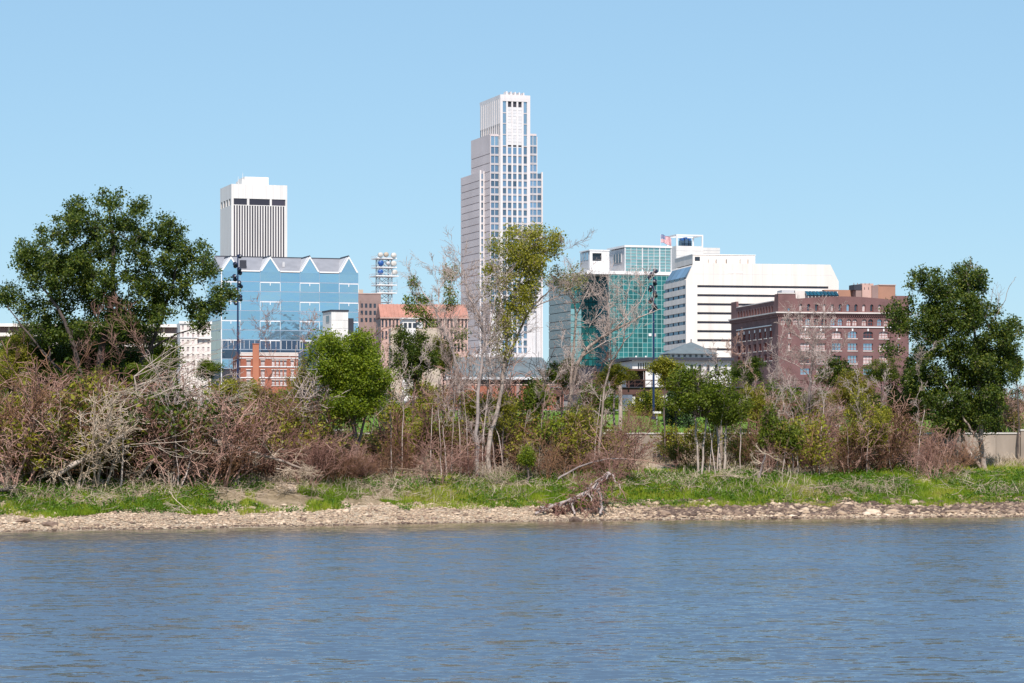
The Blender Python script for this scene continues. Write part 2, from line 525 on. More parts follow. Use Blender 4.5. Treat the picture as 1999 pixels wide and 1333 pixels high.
# wave slopes from noise: short ripples, longer chop, and slow patches that calm or ruffle them
w1 = vmath('SUBTRACT', wave(1.0, 2.1, 4, 0.62, 0.5).outputs['Color'], (.5, .5, .5))
w2 = vmath('SUBTRACT', wave(0.16, 0.42, 3, 0.55, 0.6).outputs['Color'], (.5, .5, .5))
w3 = wave(0.015, 0.05, 3, 0.6)
mr = nt.nodes.new('ShaderNodeMapRange'); mr.inputs['From Min'].default_value = 0.35; mr.inputs['From Max'].default_value = 0.65
mr.inputs['To Min'].default_value = 0.75; mr.inputs['To Max'].default_value = 1.2
nt.links.new(w3.outputs[0], mr.inputs[0])
sl = vmath('ADD', vmath('MULTIPLY', w1, (.7, 1.9, 0)), vmath('MULTIPLY', w2, (.2, .55, 0)))
sc = nt.nodes.new('ShaderNodeVectorMath'); sc.operation = 'SCALE'
nt.links.new(sl, sc.inputs[0]); nt.links.new(mr.outputs[0], sc.inputs['Scale'])
# calmer water in the lee of the far bank
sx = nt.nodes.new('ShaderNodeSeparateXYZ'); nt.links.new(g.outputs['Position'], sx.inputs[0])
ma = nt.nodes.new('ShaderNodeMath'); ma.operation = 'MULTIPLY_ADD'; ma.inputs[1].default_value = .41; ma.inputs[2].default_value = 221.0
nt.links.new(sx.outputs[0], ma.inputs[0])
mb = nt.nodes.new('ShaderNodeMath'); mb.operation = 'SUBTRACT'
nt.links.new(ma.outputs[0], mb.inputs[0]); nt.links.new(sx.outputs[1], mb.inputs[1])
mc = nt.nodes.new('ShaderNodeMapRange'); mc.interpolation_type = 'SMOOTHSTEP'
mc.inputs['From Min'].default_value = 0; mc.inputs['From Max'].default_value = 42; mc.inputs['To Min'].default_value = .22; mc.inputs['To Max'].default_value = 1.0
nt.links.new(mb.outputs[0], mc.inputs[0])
sd = nt.nodes.new('ShaderNodeVectorMath'); sd.operation = 'SCALE'
nt.links.new(vmath('ADD', sc.outputs[0], (0, -.13, 0)), sd.inputs[0]); nt.links.new(mc.outputs[0], sd.inputs['Scale'])
# muddy shallows, with the bank's brown reflection mixed into the base colour
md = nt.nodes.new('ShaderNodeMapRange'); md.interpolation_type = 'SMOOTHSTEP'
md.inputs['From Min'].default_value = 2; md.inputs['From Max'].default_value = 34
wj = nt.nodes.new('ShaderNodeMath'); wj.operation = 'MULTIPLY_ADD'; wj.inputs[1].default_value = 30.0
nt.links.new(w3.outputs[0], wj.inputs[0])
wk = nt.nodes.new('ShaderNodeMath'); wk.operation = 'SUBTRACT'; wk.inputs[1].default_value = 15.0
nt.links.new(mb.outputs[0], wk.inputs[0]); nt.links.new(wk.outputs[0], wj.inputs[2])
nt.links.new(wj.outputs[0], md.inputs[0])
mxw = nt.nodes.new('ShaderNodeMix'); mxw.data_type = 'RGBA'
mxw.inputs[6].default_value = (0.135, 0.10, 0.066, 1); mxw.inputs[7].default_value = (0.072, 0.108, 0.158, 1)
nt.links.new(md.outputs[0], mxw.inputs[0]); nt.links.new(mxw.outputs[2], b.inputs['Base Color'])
nn = vmath('NORMALIZE', vmath('ADD', sd.outputs[0], (0, 0, 1)), None)
nt.links.new(nn, b.inputs['Normal'])
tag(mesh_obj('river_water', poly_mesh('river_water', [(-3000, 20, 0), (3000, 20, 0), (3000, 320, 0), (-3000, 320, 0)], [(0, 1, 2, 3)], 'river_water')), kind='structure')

# sandy bare patches and the sandy track on the bank
def patch(name, px, py, Y, rx, ry, seed):
    rnd = random.Random(seed)
    c = P(px, py, Y)
    n, rings = 26, 5
    V = [(c.x, c.y, gzf(c.x, c.y) + 0.22)]
    prof = [1 + 0.25 * math.sin(2 * 6.28 * i / n + seed) + rnd.uniform(-.12, .12) for i in range(n)]
    for k in range(1, rings + 1):
        for i in range(n):
            a = 2 * math.pi * i / n
            x = c.x + rx * prof[i] * k / rings * math.cos(a); y = c.y + ry * prof[i] * k / rings * math.sin(a)
            V.append((x, y, gzf(x, y) + 0.24 * (1 - (k / rings) ** 2) + (-0.12 if k == rings else 0.04)))
    Fs = [(0, 1 + i, 1 + (i + 1) % n) for i in range(n)]
    for k in range(rings - 1):
        for i in range(n):
            a, b_ = 1 + k * n + i, 1 + k * n + (i + 1) % n
            Fs.append((a, a + n, b_ + n, b_))
    return tag(mesh_obj(name, poly_mesh(name, V, Fs, 'sand_ground', True)), kind='structure')
patch('sandy_patch', 610, 950, 226, 2.6, 4.0, 1)
patch('sandy_patch', 1585, 908, 254, 2.6, 5.0, 2)
patch('sandy_patch', 1810, 955, 246, 1.0, 4.0, 3)
patch('sandy_patch', 60, 930, 219, 2.0, 3.0, 4)
patch('sandy_patch', 1290, 905, 252, 2.6, 4.0, 5)

# ---------------------------------------------------------------- buildings
class Bld:
    def __init__(s, name, label, px, Y, th, cat='building', zb=None, group=None):
        s.Y, s.th = Y, R(th)
        s.c, s.s = math.cos(s.th), math.sin(s.th)
        s.X = (px - 1000) * Y / F
        s.zb = gzf(s.X, Y) - 0.3 if zb is None else zb
        s.o = empty(name, (s.X, Y, s.zb), s.th)
        tag(s.o, label, cat, group)
    def u(s, px, ly=0.0):
        q = (px - 1000) / F
        return (q * s.Y - s.X + ly * (s.s + q * s.c)) / (s.c - q * s.s)
    def d(s, px, lx=0.0):
        q = (px - 1000) / F
        return (s.X + lx * s.c - q * s.Y - q * lx * s.s) / (s.s + q * s.c)
    def h(s, py, lx=0.0, ly=0.0):
        return CAMZ + (HZ - py) * (s.Y + lx * s.s + ly * s.c) / F - s.zb
    def box(s, name, x0, x1, y0, y1, z0, z1, mat, par=None):
        return box(name, par or s.o, x0, x1, y0, y1, z0, z1, mat)

# 1. white tower with dark vertical strips
def strip_tower():
    B = Bld('office_tower', 'white office tower with dark vertical window strips and a blank white crown', 452, 1750, 18)
    W, D = B.u(561), B.d(430)
    H, hb1, hb0 = B.h(358.5), B.h(386.5), B.h(399.5)
    B.box('core_wall', 0.9, W - 0.9, 0.9, D - 0.9, 0, H - 1, 'white_panel')
    B.box('crown', 0, W, 0, D, hb1, H, 'white_panel')
    for k in range(1, 8): B.box('panel_joint', W * k / 8 - .07, W * k / 8 + .07, -.01, .0, hb1, H, 'grey_panel')
    xa, xb = B.u(456.5), B.u(557.5)
    # shafts
    B.box('corner_pier', 0, xa, 0, 0.9, 0, hb1, 'white_panel')
    B.box('corner_pier', xb, W, 0, 0.9, 0, hb1, 'white_panel')
    n = 20
    p = (xb - xa) / n
    for i in range(n):
        x = xa + p * i
        B.box('window_strip', x, x + p * 0.56, 0.55, 0.9, 0, hb0 - 0.2, 'glass_strip')
        B.box('pier', x + p * 0.56, x + p, 0.05, 0.9, 0, hb0 - 0.2, 'white_panel')
    B.box('sill', xa, xb, 0.02, 0.9, hb0 - 0.2, hb0 + 0.25, 'white_panel')
    segs = [(456.5, 482.5), (487, 527), (531, 557)]
    for a, c in segs:
        B.box('window_band', B.u(a), B.u(c), 0.5, 0.9, hb0 + 0.25, hb1, 'glass_strip')
    for a, c in ((482.5, 487), (527, 531)):
        B.box('pier', B.u(a), B.u(c), 0.06, 0.9, hb0 + 0.25, hb1, 'white_panel')
    # left flank: blank slab with four openings under the crown
    k = 5
    B.box('flank_wall', 0.0, 0.9, 0.92, D, 0, hb0, 'white_panel')
    for i in range(4):
        y0 = 0.92 + (D - 0.92) * (i + 0.25) / 4.1
        y1 = 0.92 + (D - 0.92) * (i + 0.85) / 4.1
        B.box('window', 0.5, 0.89, y0, y1, hb0 + .05, hb1, 'dark_void')
    ys = [0.92] + [0.92 + (D - 0.92) * (i + t) / 4.1 for i in range(4) for t in (0.25, 0.85)] + [D]
    for i in range(0, 10, 2):
        B.box('pier', 0.0, 0.88, ys[i], ys[i + 1], hb0, hb1, 'white_panel')
    B.box('penthouse', B.u(478, 8), B.u(524.5, 8), 8, D - 8, H, B.h(343.5, 0, 8), 'white_panel')
    B.box('penthouse', B.u(473, 9), B.u(478, 9) - 0.02, 9.5, D - 9, H, B.h(349, 0, 9), 'white_panel')
    s = []
    x = B.u(476, 9); s.append(((x, 12, H), (x, 12, B.h(335, 0, 9)), .25, .12))
    x = B.u(467, 9); s.append(((x, 12, H), (x, 12, B.h(343, 0, 9)), .2, .1))
    mesh_obj('antenna', tube_mesh('antenna', s, 4, 'white_trim'), B.o)
strip_tower()

# 2. tall stepped tower
def stepped_tower():
    B = Bld('skyscraper', 'tallest skyscraper, stepped pale stone with blue windows between white fins', 977, 1600, 18)
    G = 1.1     # facade depth
    xr = B.u(1035.5)
    D1 = B.d(937, 0)
    y2 = 2.2
    x2a, x2b = B.u(957.5, y2), B.u(1049.5, y2)
    D2 = B.d(920, x2a)
    y3 = B.d(946, x2a)
    x3a, x3b = B.u(937, y3), B.u(1060, y3)
    D3 = B.d(900, x3a)
    H1, H2, H3 = B.h(184.5), B.h(263, x2a, y2), B.h(335.5, x3a, y3)
    # cores
    B.box('core_wall', 0.6, xr - 0.6, G, D1 - 0.6, H2 - 6, H1 - 1.5, 'louvre_grey')
    B.box('core_wall', x2a + 0.7, x2b - 0.7, y2 + G, D2 - 0.7, H3 - 6, H2 - 0.6, 'louvre_grey')
    B.box('core_wall', x3a + 0.8, x3b - 0.8, y3 + G, D3 - 0.8, 0, H3 - 0.8, 'louvre_grey')
    B.box('core_wall', 0.62, xr - 0.62, G + .02, y3 + 2, 0, H2 - 5.9, 'louvre_grey')
    B.box('core_wall', x2a + 0.72, x2b - 0.72, y2 + G + .03, y3 + 3, 0, H3 - 5.9, 'louvre_grey')
    rows = [(286.5, 299.5), (304.2, 317.5), (321, 334.5)]
    y = 338.5
    while y < 700:
        rows.append((y, y + 10.2)); y += 14.15
    # --- central bay
    cols = [(981.8, 988.8), (992, 999), (1002, 1009), (1012.3, 1019), (1022.7, 1029.2)]
    edges = [977] + [e for c in cols for e in c] + [1035.5]
    fins = [(edges[i], edges[i + 1]) for i in range(0, len(edges), 2)]
    top = H1 - 2.0
    for i, (a, c) in enumerate(fins):
        B.box('fin', B.u(a), B.u(c), 0 if 0 < i < 5 else -0.15, G + .01, 0, top, 'tower_fin')
    B.box('crown_frame', 0, xr, -0.17, D1, top, H1 + 0.2, 'tower_fin')
    B.box('lintel', B.u(977), B.u(1035.5), -0.16, G - .02, B.h(196.5), top, 'tower_fin')
    for a, c in cols:
        x0, x1 = B.u(a), B.u(c)
        for (ya, yb) in rows:
            B.box('window', x0, x1, G - 0.55, G - .03, B.h(yb), B.h(ya), 'glass_tower')
            B.box('spandrel', x0, x1, 0.12, G - .04, B.h(yb + 3.9), B.h(yb), 'tower_spandrel')
    for i, (a, c) in enumerate(cols):
        x0, x1 = B.u(a), B.u(c)
        if i in (0, 4):
            for ya, yb in ((197, 218), (220, 239), (241.5, 260.5), (263, 282.5)):
                B.box('window', x0, x1, G - 0.5, G - .03, B.h(yb), B.h(ya), 'glass_tower_pale')
                B.box('spandrel', x0, x1, 0.3, G - .04, B.h(yb + 2.2), B.h(yb), 'tower_spandrel')
        else:
            B.box('louvre_opening', x0, x1, G - 0.2, G - .03, B.h(207.5), B.h(197), 'dark_void')
            for k in range(12):
                ya = 207.6 + k * 6.2
                B.box('louvre', x0, x1, G - 0.75 + 0.1 * (k % 2), G - .05, B.h(ya + 5.9), B.h(ya), 'louvre_grey')
            B.box('louvre_opening', x0, x1, G - 0.2, G - .03, B.h(284.5), B.h(282), 'dark_void')
    # little fins standing on the crown
    for i in range(5):
        px = 989 + i * 8.2
        B.box('crown_fin', B.u(px), B.u(px + 2.6), 0.3, 5.5, H1, B.h(177 + i * 0.4), 'tower_fin')
    B.box('crown_block', B.u(991), B.u(1020), 5.6, 14, H1, B.h(179), 'louvre_grey')
    # left flank of the shaft: white ribs above a louvred belt
    nr = 11
    hb = B.h(240)
    for i in range(nr):
        ya = D1 * i / nr
        yb = D1 * (i + 0.74) / nr
        B.box('rib', -0.1, 0.6, ya + 1.15 * (i == 0), yb, hb, top, 'tower_fin')
        B.box('rib_gap', 0.25, 0.58, yb, D1 * (i + 1) / nr, hb, top, 'tower_stone')
        B.box('pier', -0.05, 0.6, ya + 1.15 * (i == 0), ya + D1 / nr * 0.4, H2 - .3, hb, 'tower_fin')
        B.box('louvre_opening', 0.3, 0.59, ya + D1 / nr * 0.4, D1 * (i + 1) / nr, H2 - .3, hb, 'dark_void')
    # --- second tier: glazed front bays left and right of the shaft
    def bay(x0, x1, yf, rws, hb, n, mat='glass_tower', fin=True):
        w = x1 - x0
        for (ya, yb) in rws:
            h0, h1 = hb(yb), hb(ya)
            for k in range(n):
                B.box('window', x0 + w * k / n + .1, x0 + w * (k + 1) / n - .1, yf + 0.5, yf + G - .03, h0, h1, mat)
            B.box('spandrel', x0, x1, yf + 0.15, yf + G - .05, hb(yb + 3.9), h0, 'tower_spandrel')
    h2 = lambda py: B.h(py, x2a, y2)
    h2r = lambda py: B.h(py, x2b, y2)
    lo = [r for r in rows if r[0] < 600]
    bay(x2a + 0.5, -0.35, y2, lo, h2, 1)
    bay(xr + .3, x2b - 0.5, y2, lo, h2r, 1)
    for xa, xb_, hh in ((x2a + .5, -.35, h2), (xr + .3, x2b - .5, h2r)):
        B.box('window', xa, xb_, y2 + 0.5, y2 + G - .03, hh(283), hh(265), 'glass_tower_pale')
        B.box('spandrel', xa, xb_, y2 + .15, y2 + G - .05, hh(286), hh(283), 'tower_spandrel')
        B.box('mullion', (xa + xb_) / 2 - .15, (xa + xb_) / 2 + .15, y2 + .2, y2 + .48, 0, hh(265), 'tower_fin')
        B.box('parapet', xa, xb_, y2 + .1, y2 + G, hh(265), hh(261), 'tower_stone')
    B.box('fin', -0.3, -0.02, y2 - 0.6, y2 + G + .2, 0, H2, 'tower_fin')
    B.box('fin', xr + 0.02, xr + 0.28, y2 - 0.6, y2 + G + .2, 0, H2, 'tower_fin')
    B.box('fin', x2a, x2a + 0.48, y2, y2 + G + .01, 0, H2, 'tower_stone')
    B.box('fin', x2b - .48, x2b, y2, y2 + G + .01, 0, H2, 'tower_fin')
    # flanks in floor-high stone panels with thin slots
    def flank(x, ya, yb, hts, mat='tower_stone'):
        for i in range(len(hts) - 1):
            B.box('panel', x, x + 0.7, ya, yb, hts[i + 1] + 0.5, hts[i], mat)
            nw = 9
            for k in range(nw):
                pass
        B.box('slot_backing', x + 0.35, x + 0.72, ya + .1, yb - .1, hts[-1], hts[0] - .3, 'pink_band')
    flank(x2a - .02, y2 + G + .02, D2, [h2(261)] + [h2(r[1] + 3.9 + (-3.5 if i < 3 else 0)) for i, r in enumerate(rows) if r[0] < 400])
    flank(x2a - .02, y2 + G + .02, y3 + 1, [h2(r[1] + 3.9) for i, r in enumerate(rows) if r[0] >= 395])
    h3 = lambda py: B.h(py, x3a, y3)
    h3r = lambda py: B.h(py, x3b, y3)
    r3 = [r for r in rows if 337 < r[0]]
    bay(x3a + 0.9, x2a - .8, y3, [r for r in r3 if r[0] < 690], h3, 1, 'glass_tower')
    bay(x2b + .3, x3b - .95, y3, [r for r in r3 if r[0] < 560], h3r, 1, 'glass_tower')
    B.box('fin', x3a, x3a + 0.9, y3 - .3, y3 + G, 0, H3 + 1.2, 'tower_fin')
    B.box('fin', x2a - .8, x2a - .05, y3 - .3, y3 + G, 0, H3 + .6, 'tower_fin')
    B.box('fin', x3b - .95, x3b, y3 - .3, y3 + G, 0, H3 + 1.2, 'tower_fin')
    flank(x3a - .02, y3 + G + .02, D3, [h3(335.5)] + [h3(r[1] + 3.9) for r in r3])
    # lower white podium edge
    B.box('podium', B.u(922, -3), B.u(1050, -3), -3, -1.2, 0, B.h(690), 'tower_fin')
stepped_tower()

# 3. blue mirror-glass block with zigzag gables
def zigzag_glass():
    B = Bld('glass_office_building', 'blue mirror-glass office block with a zigzag row of white-edged roof gables', 432, 1000, 18)
    ed = [432, 470, 508.2, 547.5, 586, 624.2, 662.5, 700]
    xs = [B.u(e) for e in ed]
    W, D = xs[-1], B.d(405)
    He = B.h(527)
    G = 0.5
    B.box('core_wall', 0.4, W - 0.4, 0.5, D - 0.4, 0, He - 0.3, 'dark_void')
    py = [530 + 19.0 * i for i in range(11)]
    for r in range(10):
        z1, z0 = B.h(py[r]), B.h(py[r + 1])
        for c in range(7):
            gab = c % 2 == 0
            mat = 'glass_blue_pale' if gab else 'glass_blue'
            if r >= 7: mat = 'glass_navy' if r != 9 else 'glass_blue'
            B.box('glass_panel', xs[c] + .06, xs[c + 1] - .06, 0.12, 0.48, z0 + 0.28, z1 - .02, mat)
            if gab and r in (1, 3, 5, 7):
                B.box('white_head', xs[c], xs[c + 1], -0.02, 0.11, z1 - 0.32, z1 + 0.02, 'white_trim')
                xm = (xs[c] + xs[c + 1]) / 2
                B.box('white_stub', xm - .14, xm + .14, -0.01, 0.11, z1 - 1.3, z1 - .33, 'white_trim')
                for xx in (xs[c], xs[c + 1]):
                    B.box('white_jamb', xx - .08, xx + .08, 0.0, 0.11, z0 + .3, z1 - .33, 'white_trim')
        B.box('band', 0, W, 0.08, 0.5, z0 - .02, z0 + 0.26, 'blue_mullion')
    for x in xs:
        B.box('mullion', max(0, x - .06), min(W, x + .06), 0.06, 0.11, 0, He, 'blue_mullion')
    for k in range(26):
        x = 0.6 + k * W / 26
        B.box('balcony_post', x - .06, x + .06, 0.0, .07, B.h(680), B.h(664), 'white_trim')
    # left flank
    ny = 3
    for r in range(10):
        z1, z0 = B.h(py[r]), B.h(py[r + 1])
        for k in range(ny):
            B.box('glass_panel', 0.05, 0.38, .55 + (D - .6) * k / ny + .05, .55 + (D - .6) * (k + 1) / ny - .05, z0 + .28, z1, 'glass_blue' if r < 5 else 'glass_tan_reflection')  # lower panes carry a painted reflection of a tan building
        B.box('band', 0.02, 0.39, .5, D, z0, z0 + .26, 'blue_mullion')
    B.box('corner_mullion', -.02, .3, .0, .5, 0, He, 'white_trim')
    # roof: main slope rising to the back, four gabled prisms running into it
    yr = 14.0
    hr = B.h(503, W / 2, yr) 
    prism('roof', B.o, [(0.45, He - .4), (yr, hr), (D - .5, He - .4)], 'x', 0.1, W - .1, 'grey_metal_roof')
    hw = B.u(528.5) - B.u(508.2)
    for c in range(0, 7, 2):
        xm = (xs[c] + xs[c + 1]) / 2
        a, e = xs[c], xs[c + 1]
        hp = B.h(499.5, xm)
        prism('gable_glass', B.o, [(a + .06, He - .6), (e - .06, He - .6), (e - .3, He - .02), (xm, hp - .9), (a + .3, He - .02)], 'y', 0.13, 0.6, 'glass_blue_pale')
        def slope(sx):
            # white raking edge board and roof plane behind it
            t = 0.75
            dx = (xm - sx)
            nrm = math.hypot(dx, hp - He)
            px_, pz_ = -(hp - He) / nrm * t, dx / nrm * t
            if dx < 0: px_, pz_ = -px_, -pz_
            pz_ = abs(pz_)
            ol = [(sx, He), (xm, hp), (xm, hp - 1.0), (sx + (0.75 if dx > 0 else -0.75), He)]
            prism('gable_edge', B.o, ol, 'y', -.1, 0.8, 'white_trim')
        slope(a); slope(e)
        prism('gable_roof', B.o, [(a, He), (xm, hp), (e, He)], 'y', 0.82, yr - .05, 'grey_panel')
        prism('gable_ridge', B.o, [(xm - .35, hp - .25), (xm + .35, hp - .25), (xm, hp + .28)], 'y', -.12, yr - .4, 'dark_trim')
        for sgn, sx in ((1, a), (-1, e)):
            prism('roof_flashing', B.o, [(sx + sgn * .0, He + .02), (sx + sgn * 0.75, He + .02), (xm - sgn * 0.05, hp + .06), (xm - sgn * .6, hp + .02 - .62 * 0)][:3], 'y', 2.2, 3.4, 'white_trim')
    for c in (1, 3, 5): B.box('eave', xs[c] + .02, xs[c + 1] - .02, -.06, .44, He - .35, He + .2, 'white_trim')
    B.box('ridge_cap', 0.2, W - .2, yr - .25, yr + .25, hr - .2, hr + .3, 'dark_trim')
    # plant on the roof
    x = B.u(473); B.box('roof_plant', x, x + 2.4, 3.2, 5, He, He + 4.3, 'dark_trim')
    x = B.u(557); B.box('roof_vent', x, x + 1.0, 5, 6, He + 2, He + 4.0, 'grey_panel')
zigzag_glass()

# 4. little red brick house-front with white trim
def brick_front():
    B = Bld('brick_building', 'red brick building with white stone bands and a tall orange brick chimney', 470, 600, 10)
    W, D = B.u(582), B.d(455)
    H = B.h(690)
    ha, hb, hc = B.h(698.5), B.h(715.5), B.h(737)
    holes, wins = [], []
    for a, c in ((481.5, 489.5), (509.5, 517), (531, 536.5), (539, 544.5), (547, 552), (554.5, 559.5), (568, 574)):
        for y0, y1 in ((703, 714.5), (722, 735), (742, 752)):
            holes.append(rect(B.u(a), B.u(c), B.h(y1), B.h(y0))); wins.append((B.u(a), B.u(c), B.h(y1), B.h(y0)))
    punched('wall', B.o, rect(0, W, 0, H), holes, 'y', 0, 0.4, 'red_brick')
    B.box('core_wall', 0.1, W - .1, 0.7, D, 0, H - .5, 'red_brick')
    for (x0, x1, z0, z1) in wins:
        B.box('window', x0, x1, .25, .5, z0, z1, 'blind')
        B.box('window_sash', x0, x1, .2, .249, (z0 + z1) / 2 - .05, (z0 + z1) / 2 + .05, 'white_trim')
        B.box('sill', x0 - .12, x1 + .12, -.12, .24, z0 - .14, z0, 'stone_trim')
        B.box('lintel', x0 - .12, x1 + .12, -.08, -.003, z1, z1 + .2, 'stone_trim')
    for h, t, m_ in ((H - .3, .45, 'stone_trim'), (ha, .22, 'white_trim'), (hb, .22, 'white_trim'), (hc, .22, 'white_trim')):
        B.box('stone_band', -.15, W + .1, -.15, -.004, h - t / 2, h + t / 2, m_)
    B.box('parapet', 0, W, -.02, .5, H, H + .3, 'stone_trim')
    # left flank windows
    B.box('flank_wall', -.02, .1, .42, D, 0, H - .1, 'red_brick')
    for i in range(4):
        y0 = 1.5 + i * (D - 3) / 4
        for a, c in ((703, 714.5), (722, 735)):
            B.box('window', -.1, -.03, y0, y0 + 1.4, B.h(c), B.h(a), 'blind')
    for h in (ha, hb, hc):
        B.box('stone_band', -.17, -.03, .0, D, h - .11, h + .11, 'white_trim')
    xa, xc = B.u(493.5, -.5), B.u(505.5, -.5)
    B.box('chimney', xa, xc, -.9, -.16, 0, B.h(672), 'chimney_brick')
    B.box('chimney_cap', xa - .12, xc + .12, -1.0, -.1, B.h(672), B.h(670.5), 'red_brick')
brick_front()

# 5. white rooftop block in front of the blue glass
def white_block():
    B = Bld('stair_tower', 'small white panelled rooftop block with a black cap before the blue glass', 647, 850, 18)
    W, D = B.u(680), B.d(630)
    H = B.h(607.5)
    B.box('wall', 0.05, W, 0.05, D, 0, H, 'white_panel')
    for i in range(3):
        for k in range(3):
            z1 = H - .3 - k * 2.7
            B.box('panel', W * i / 3 + .1, W * (i + 1) / 3 - .06, -.04, .04, z1 - 2.6, z1, 'white_panel')
    B.box('cap', -.2, W + .2, -.2, D + .2, H, H + .55, 'dark_trim')
    B.box('window', -.03, .04, D * .25, D * .6, B.h(629), B.h(615), 'glass_dark')
    B.box('lower_wing', -1.5, W + .8, -.4, D + 3, 0, B.h(652), 'white_panel')
    B.box('air_handler', W + .2, W + 2.4, 2, 5, B.h(652), B.h(620), 'dark_trim')
white_block()

# 6. dish-carrying lattice tower
def lattice_tower():
    Y = 1300
    c = P(750, 700, Y)
    zb = 22.0
    o = empty('communications_tower', (c.x, Y, zb), R(20))
    tag(o, 'steel lattice communications tower with ring platforms and drum antennas', 'tower')
    H = lambda py: CAMZ + (HZ - py) * Y / F - zb
    hw = 3.2
    legs = []
    for sx, sy in ((-1, -1), (1, -1), (1, 1), (-1, 1)):
        me = tube_mesh('leg', [((sx * hw, sy * hw, 0), (sx * hw, sy * hw, H(505)), .32, .28)], 6, 'steel_light')
        mesh_obj('leg', me, o)
    lv = [H(505), H(522.5), H(539.5), H(557), H(572.5), H(590), H(610), H(640)]
    br = []
    cs = [(-hw, -hw), (hw, -hw), (hw, hw), (-hw, hw)]
    for k in range(len(lv) - 1):
        s = []
        for i in range(4):
            a, b_ = cs[i], cs[(i + 1) % 4]
            s.append(((*a, lv[k]), (*b_, lv[k + 1]), .13, .13)); s.append(((*b_, lv[k]), (*a, lv[k + 1]), .13, .13))
            s.append(((*a, lv[k + 1]), (*b_, lv[k + 1]), .16, .16))
        mesh_obj('cross_brace', tube_mesh('brace', s, 4, 'grey_panel'), o)
    for k, z in enumerate(lv[:5]):
        w = 5.2 if k != 2 else 6.0
        p = box('platform', o, -w, w, -w, w, z - .25, z + .25, 'white_trim')
        s = []
        for i in range(4):
            q = [(-w, -w), (w, -w), (w, w), (-w, w)]
            a, b_ = q[i], q[(i + 1) % 4]
            s.append(((*a, 1.25), (*b_, 1.25), .07, .07))
            for t in (0, .33, .66): s.append(((a[0] + (b_[0] - a[0]) * t, a[1] + (b_[1] - a[1]) * t, .25), (a[0] + (b_[0] - a[0]) * t, a[1] + (b_[1] - a[1]) * t, 1.25), .06, .06))
        mesh_obj('railing', tube_mesh('rail', s, 4, 'steel_light'), p)
    def drum(x, z, r, mat, y=-5.0, l=1.8):
        # a drum: cylinder with a domed face, looking at the river
        n = 16
        V, Fs = [], []
        prof = [(0.0, l), (r, l), (r, 0.25), (r * .8, 0.05), (0.0, -0.12)]
        for rr, yy in prof:
            for i in range(n):
                a = 2 * math.pi * i / n
                V.append((rr * math.cos(a), yy, rr * math.sin(a)))
        for k in range(4):
            for i in range(n): Fs.append((k * n + i, k * n + (i + 1) % n, (k + 1) * n + (i + 1) % n, (k + 1) * n + i))
        mesh_obj('drum_antenna', poly_mesh('drum', V, Fs, mat, True), o, (x, y - l / 2, z))
    drum(-3.4, H(498.8), 1.25, 'pale_concrete'); drum(-.4, H(498), 1.2, 'tan_wall'); drum(3.6, H(499), 1.3, 'pale_concrete')
    drum(-3.2, H(515), 1.4, 'dish_blue'); drum(3.6, H(515), 1.4, 'pale_concrete'); drum(0.6, H(515), 1.0, 'grey_panel')
    drum(-3.4, H(532), 1.3, 'dish_blue'); drum(4.2, H(532), 1.3, 'pale_concrete')
    mesh_obj('whip_antenna', tube_mesh('whip', [((6, -3, H(572)), (6, -3, H(545)), .12, .08), ((-6, -3, H(557)), (-9, -3, H(543)), .12, .1)], 4, 'steel_light'), o)
lattice_tower()

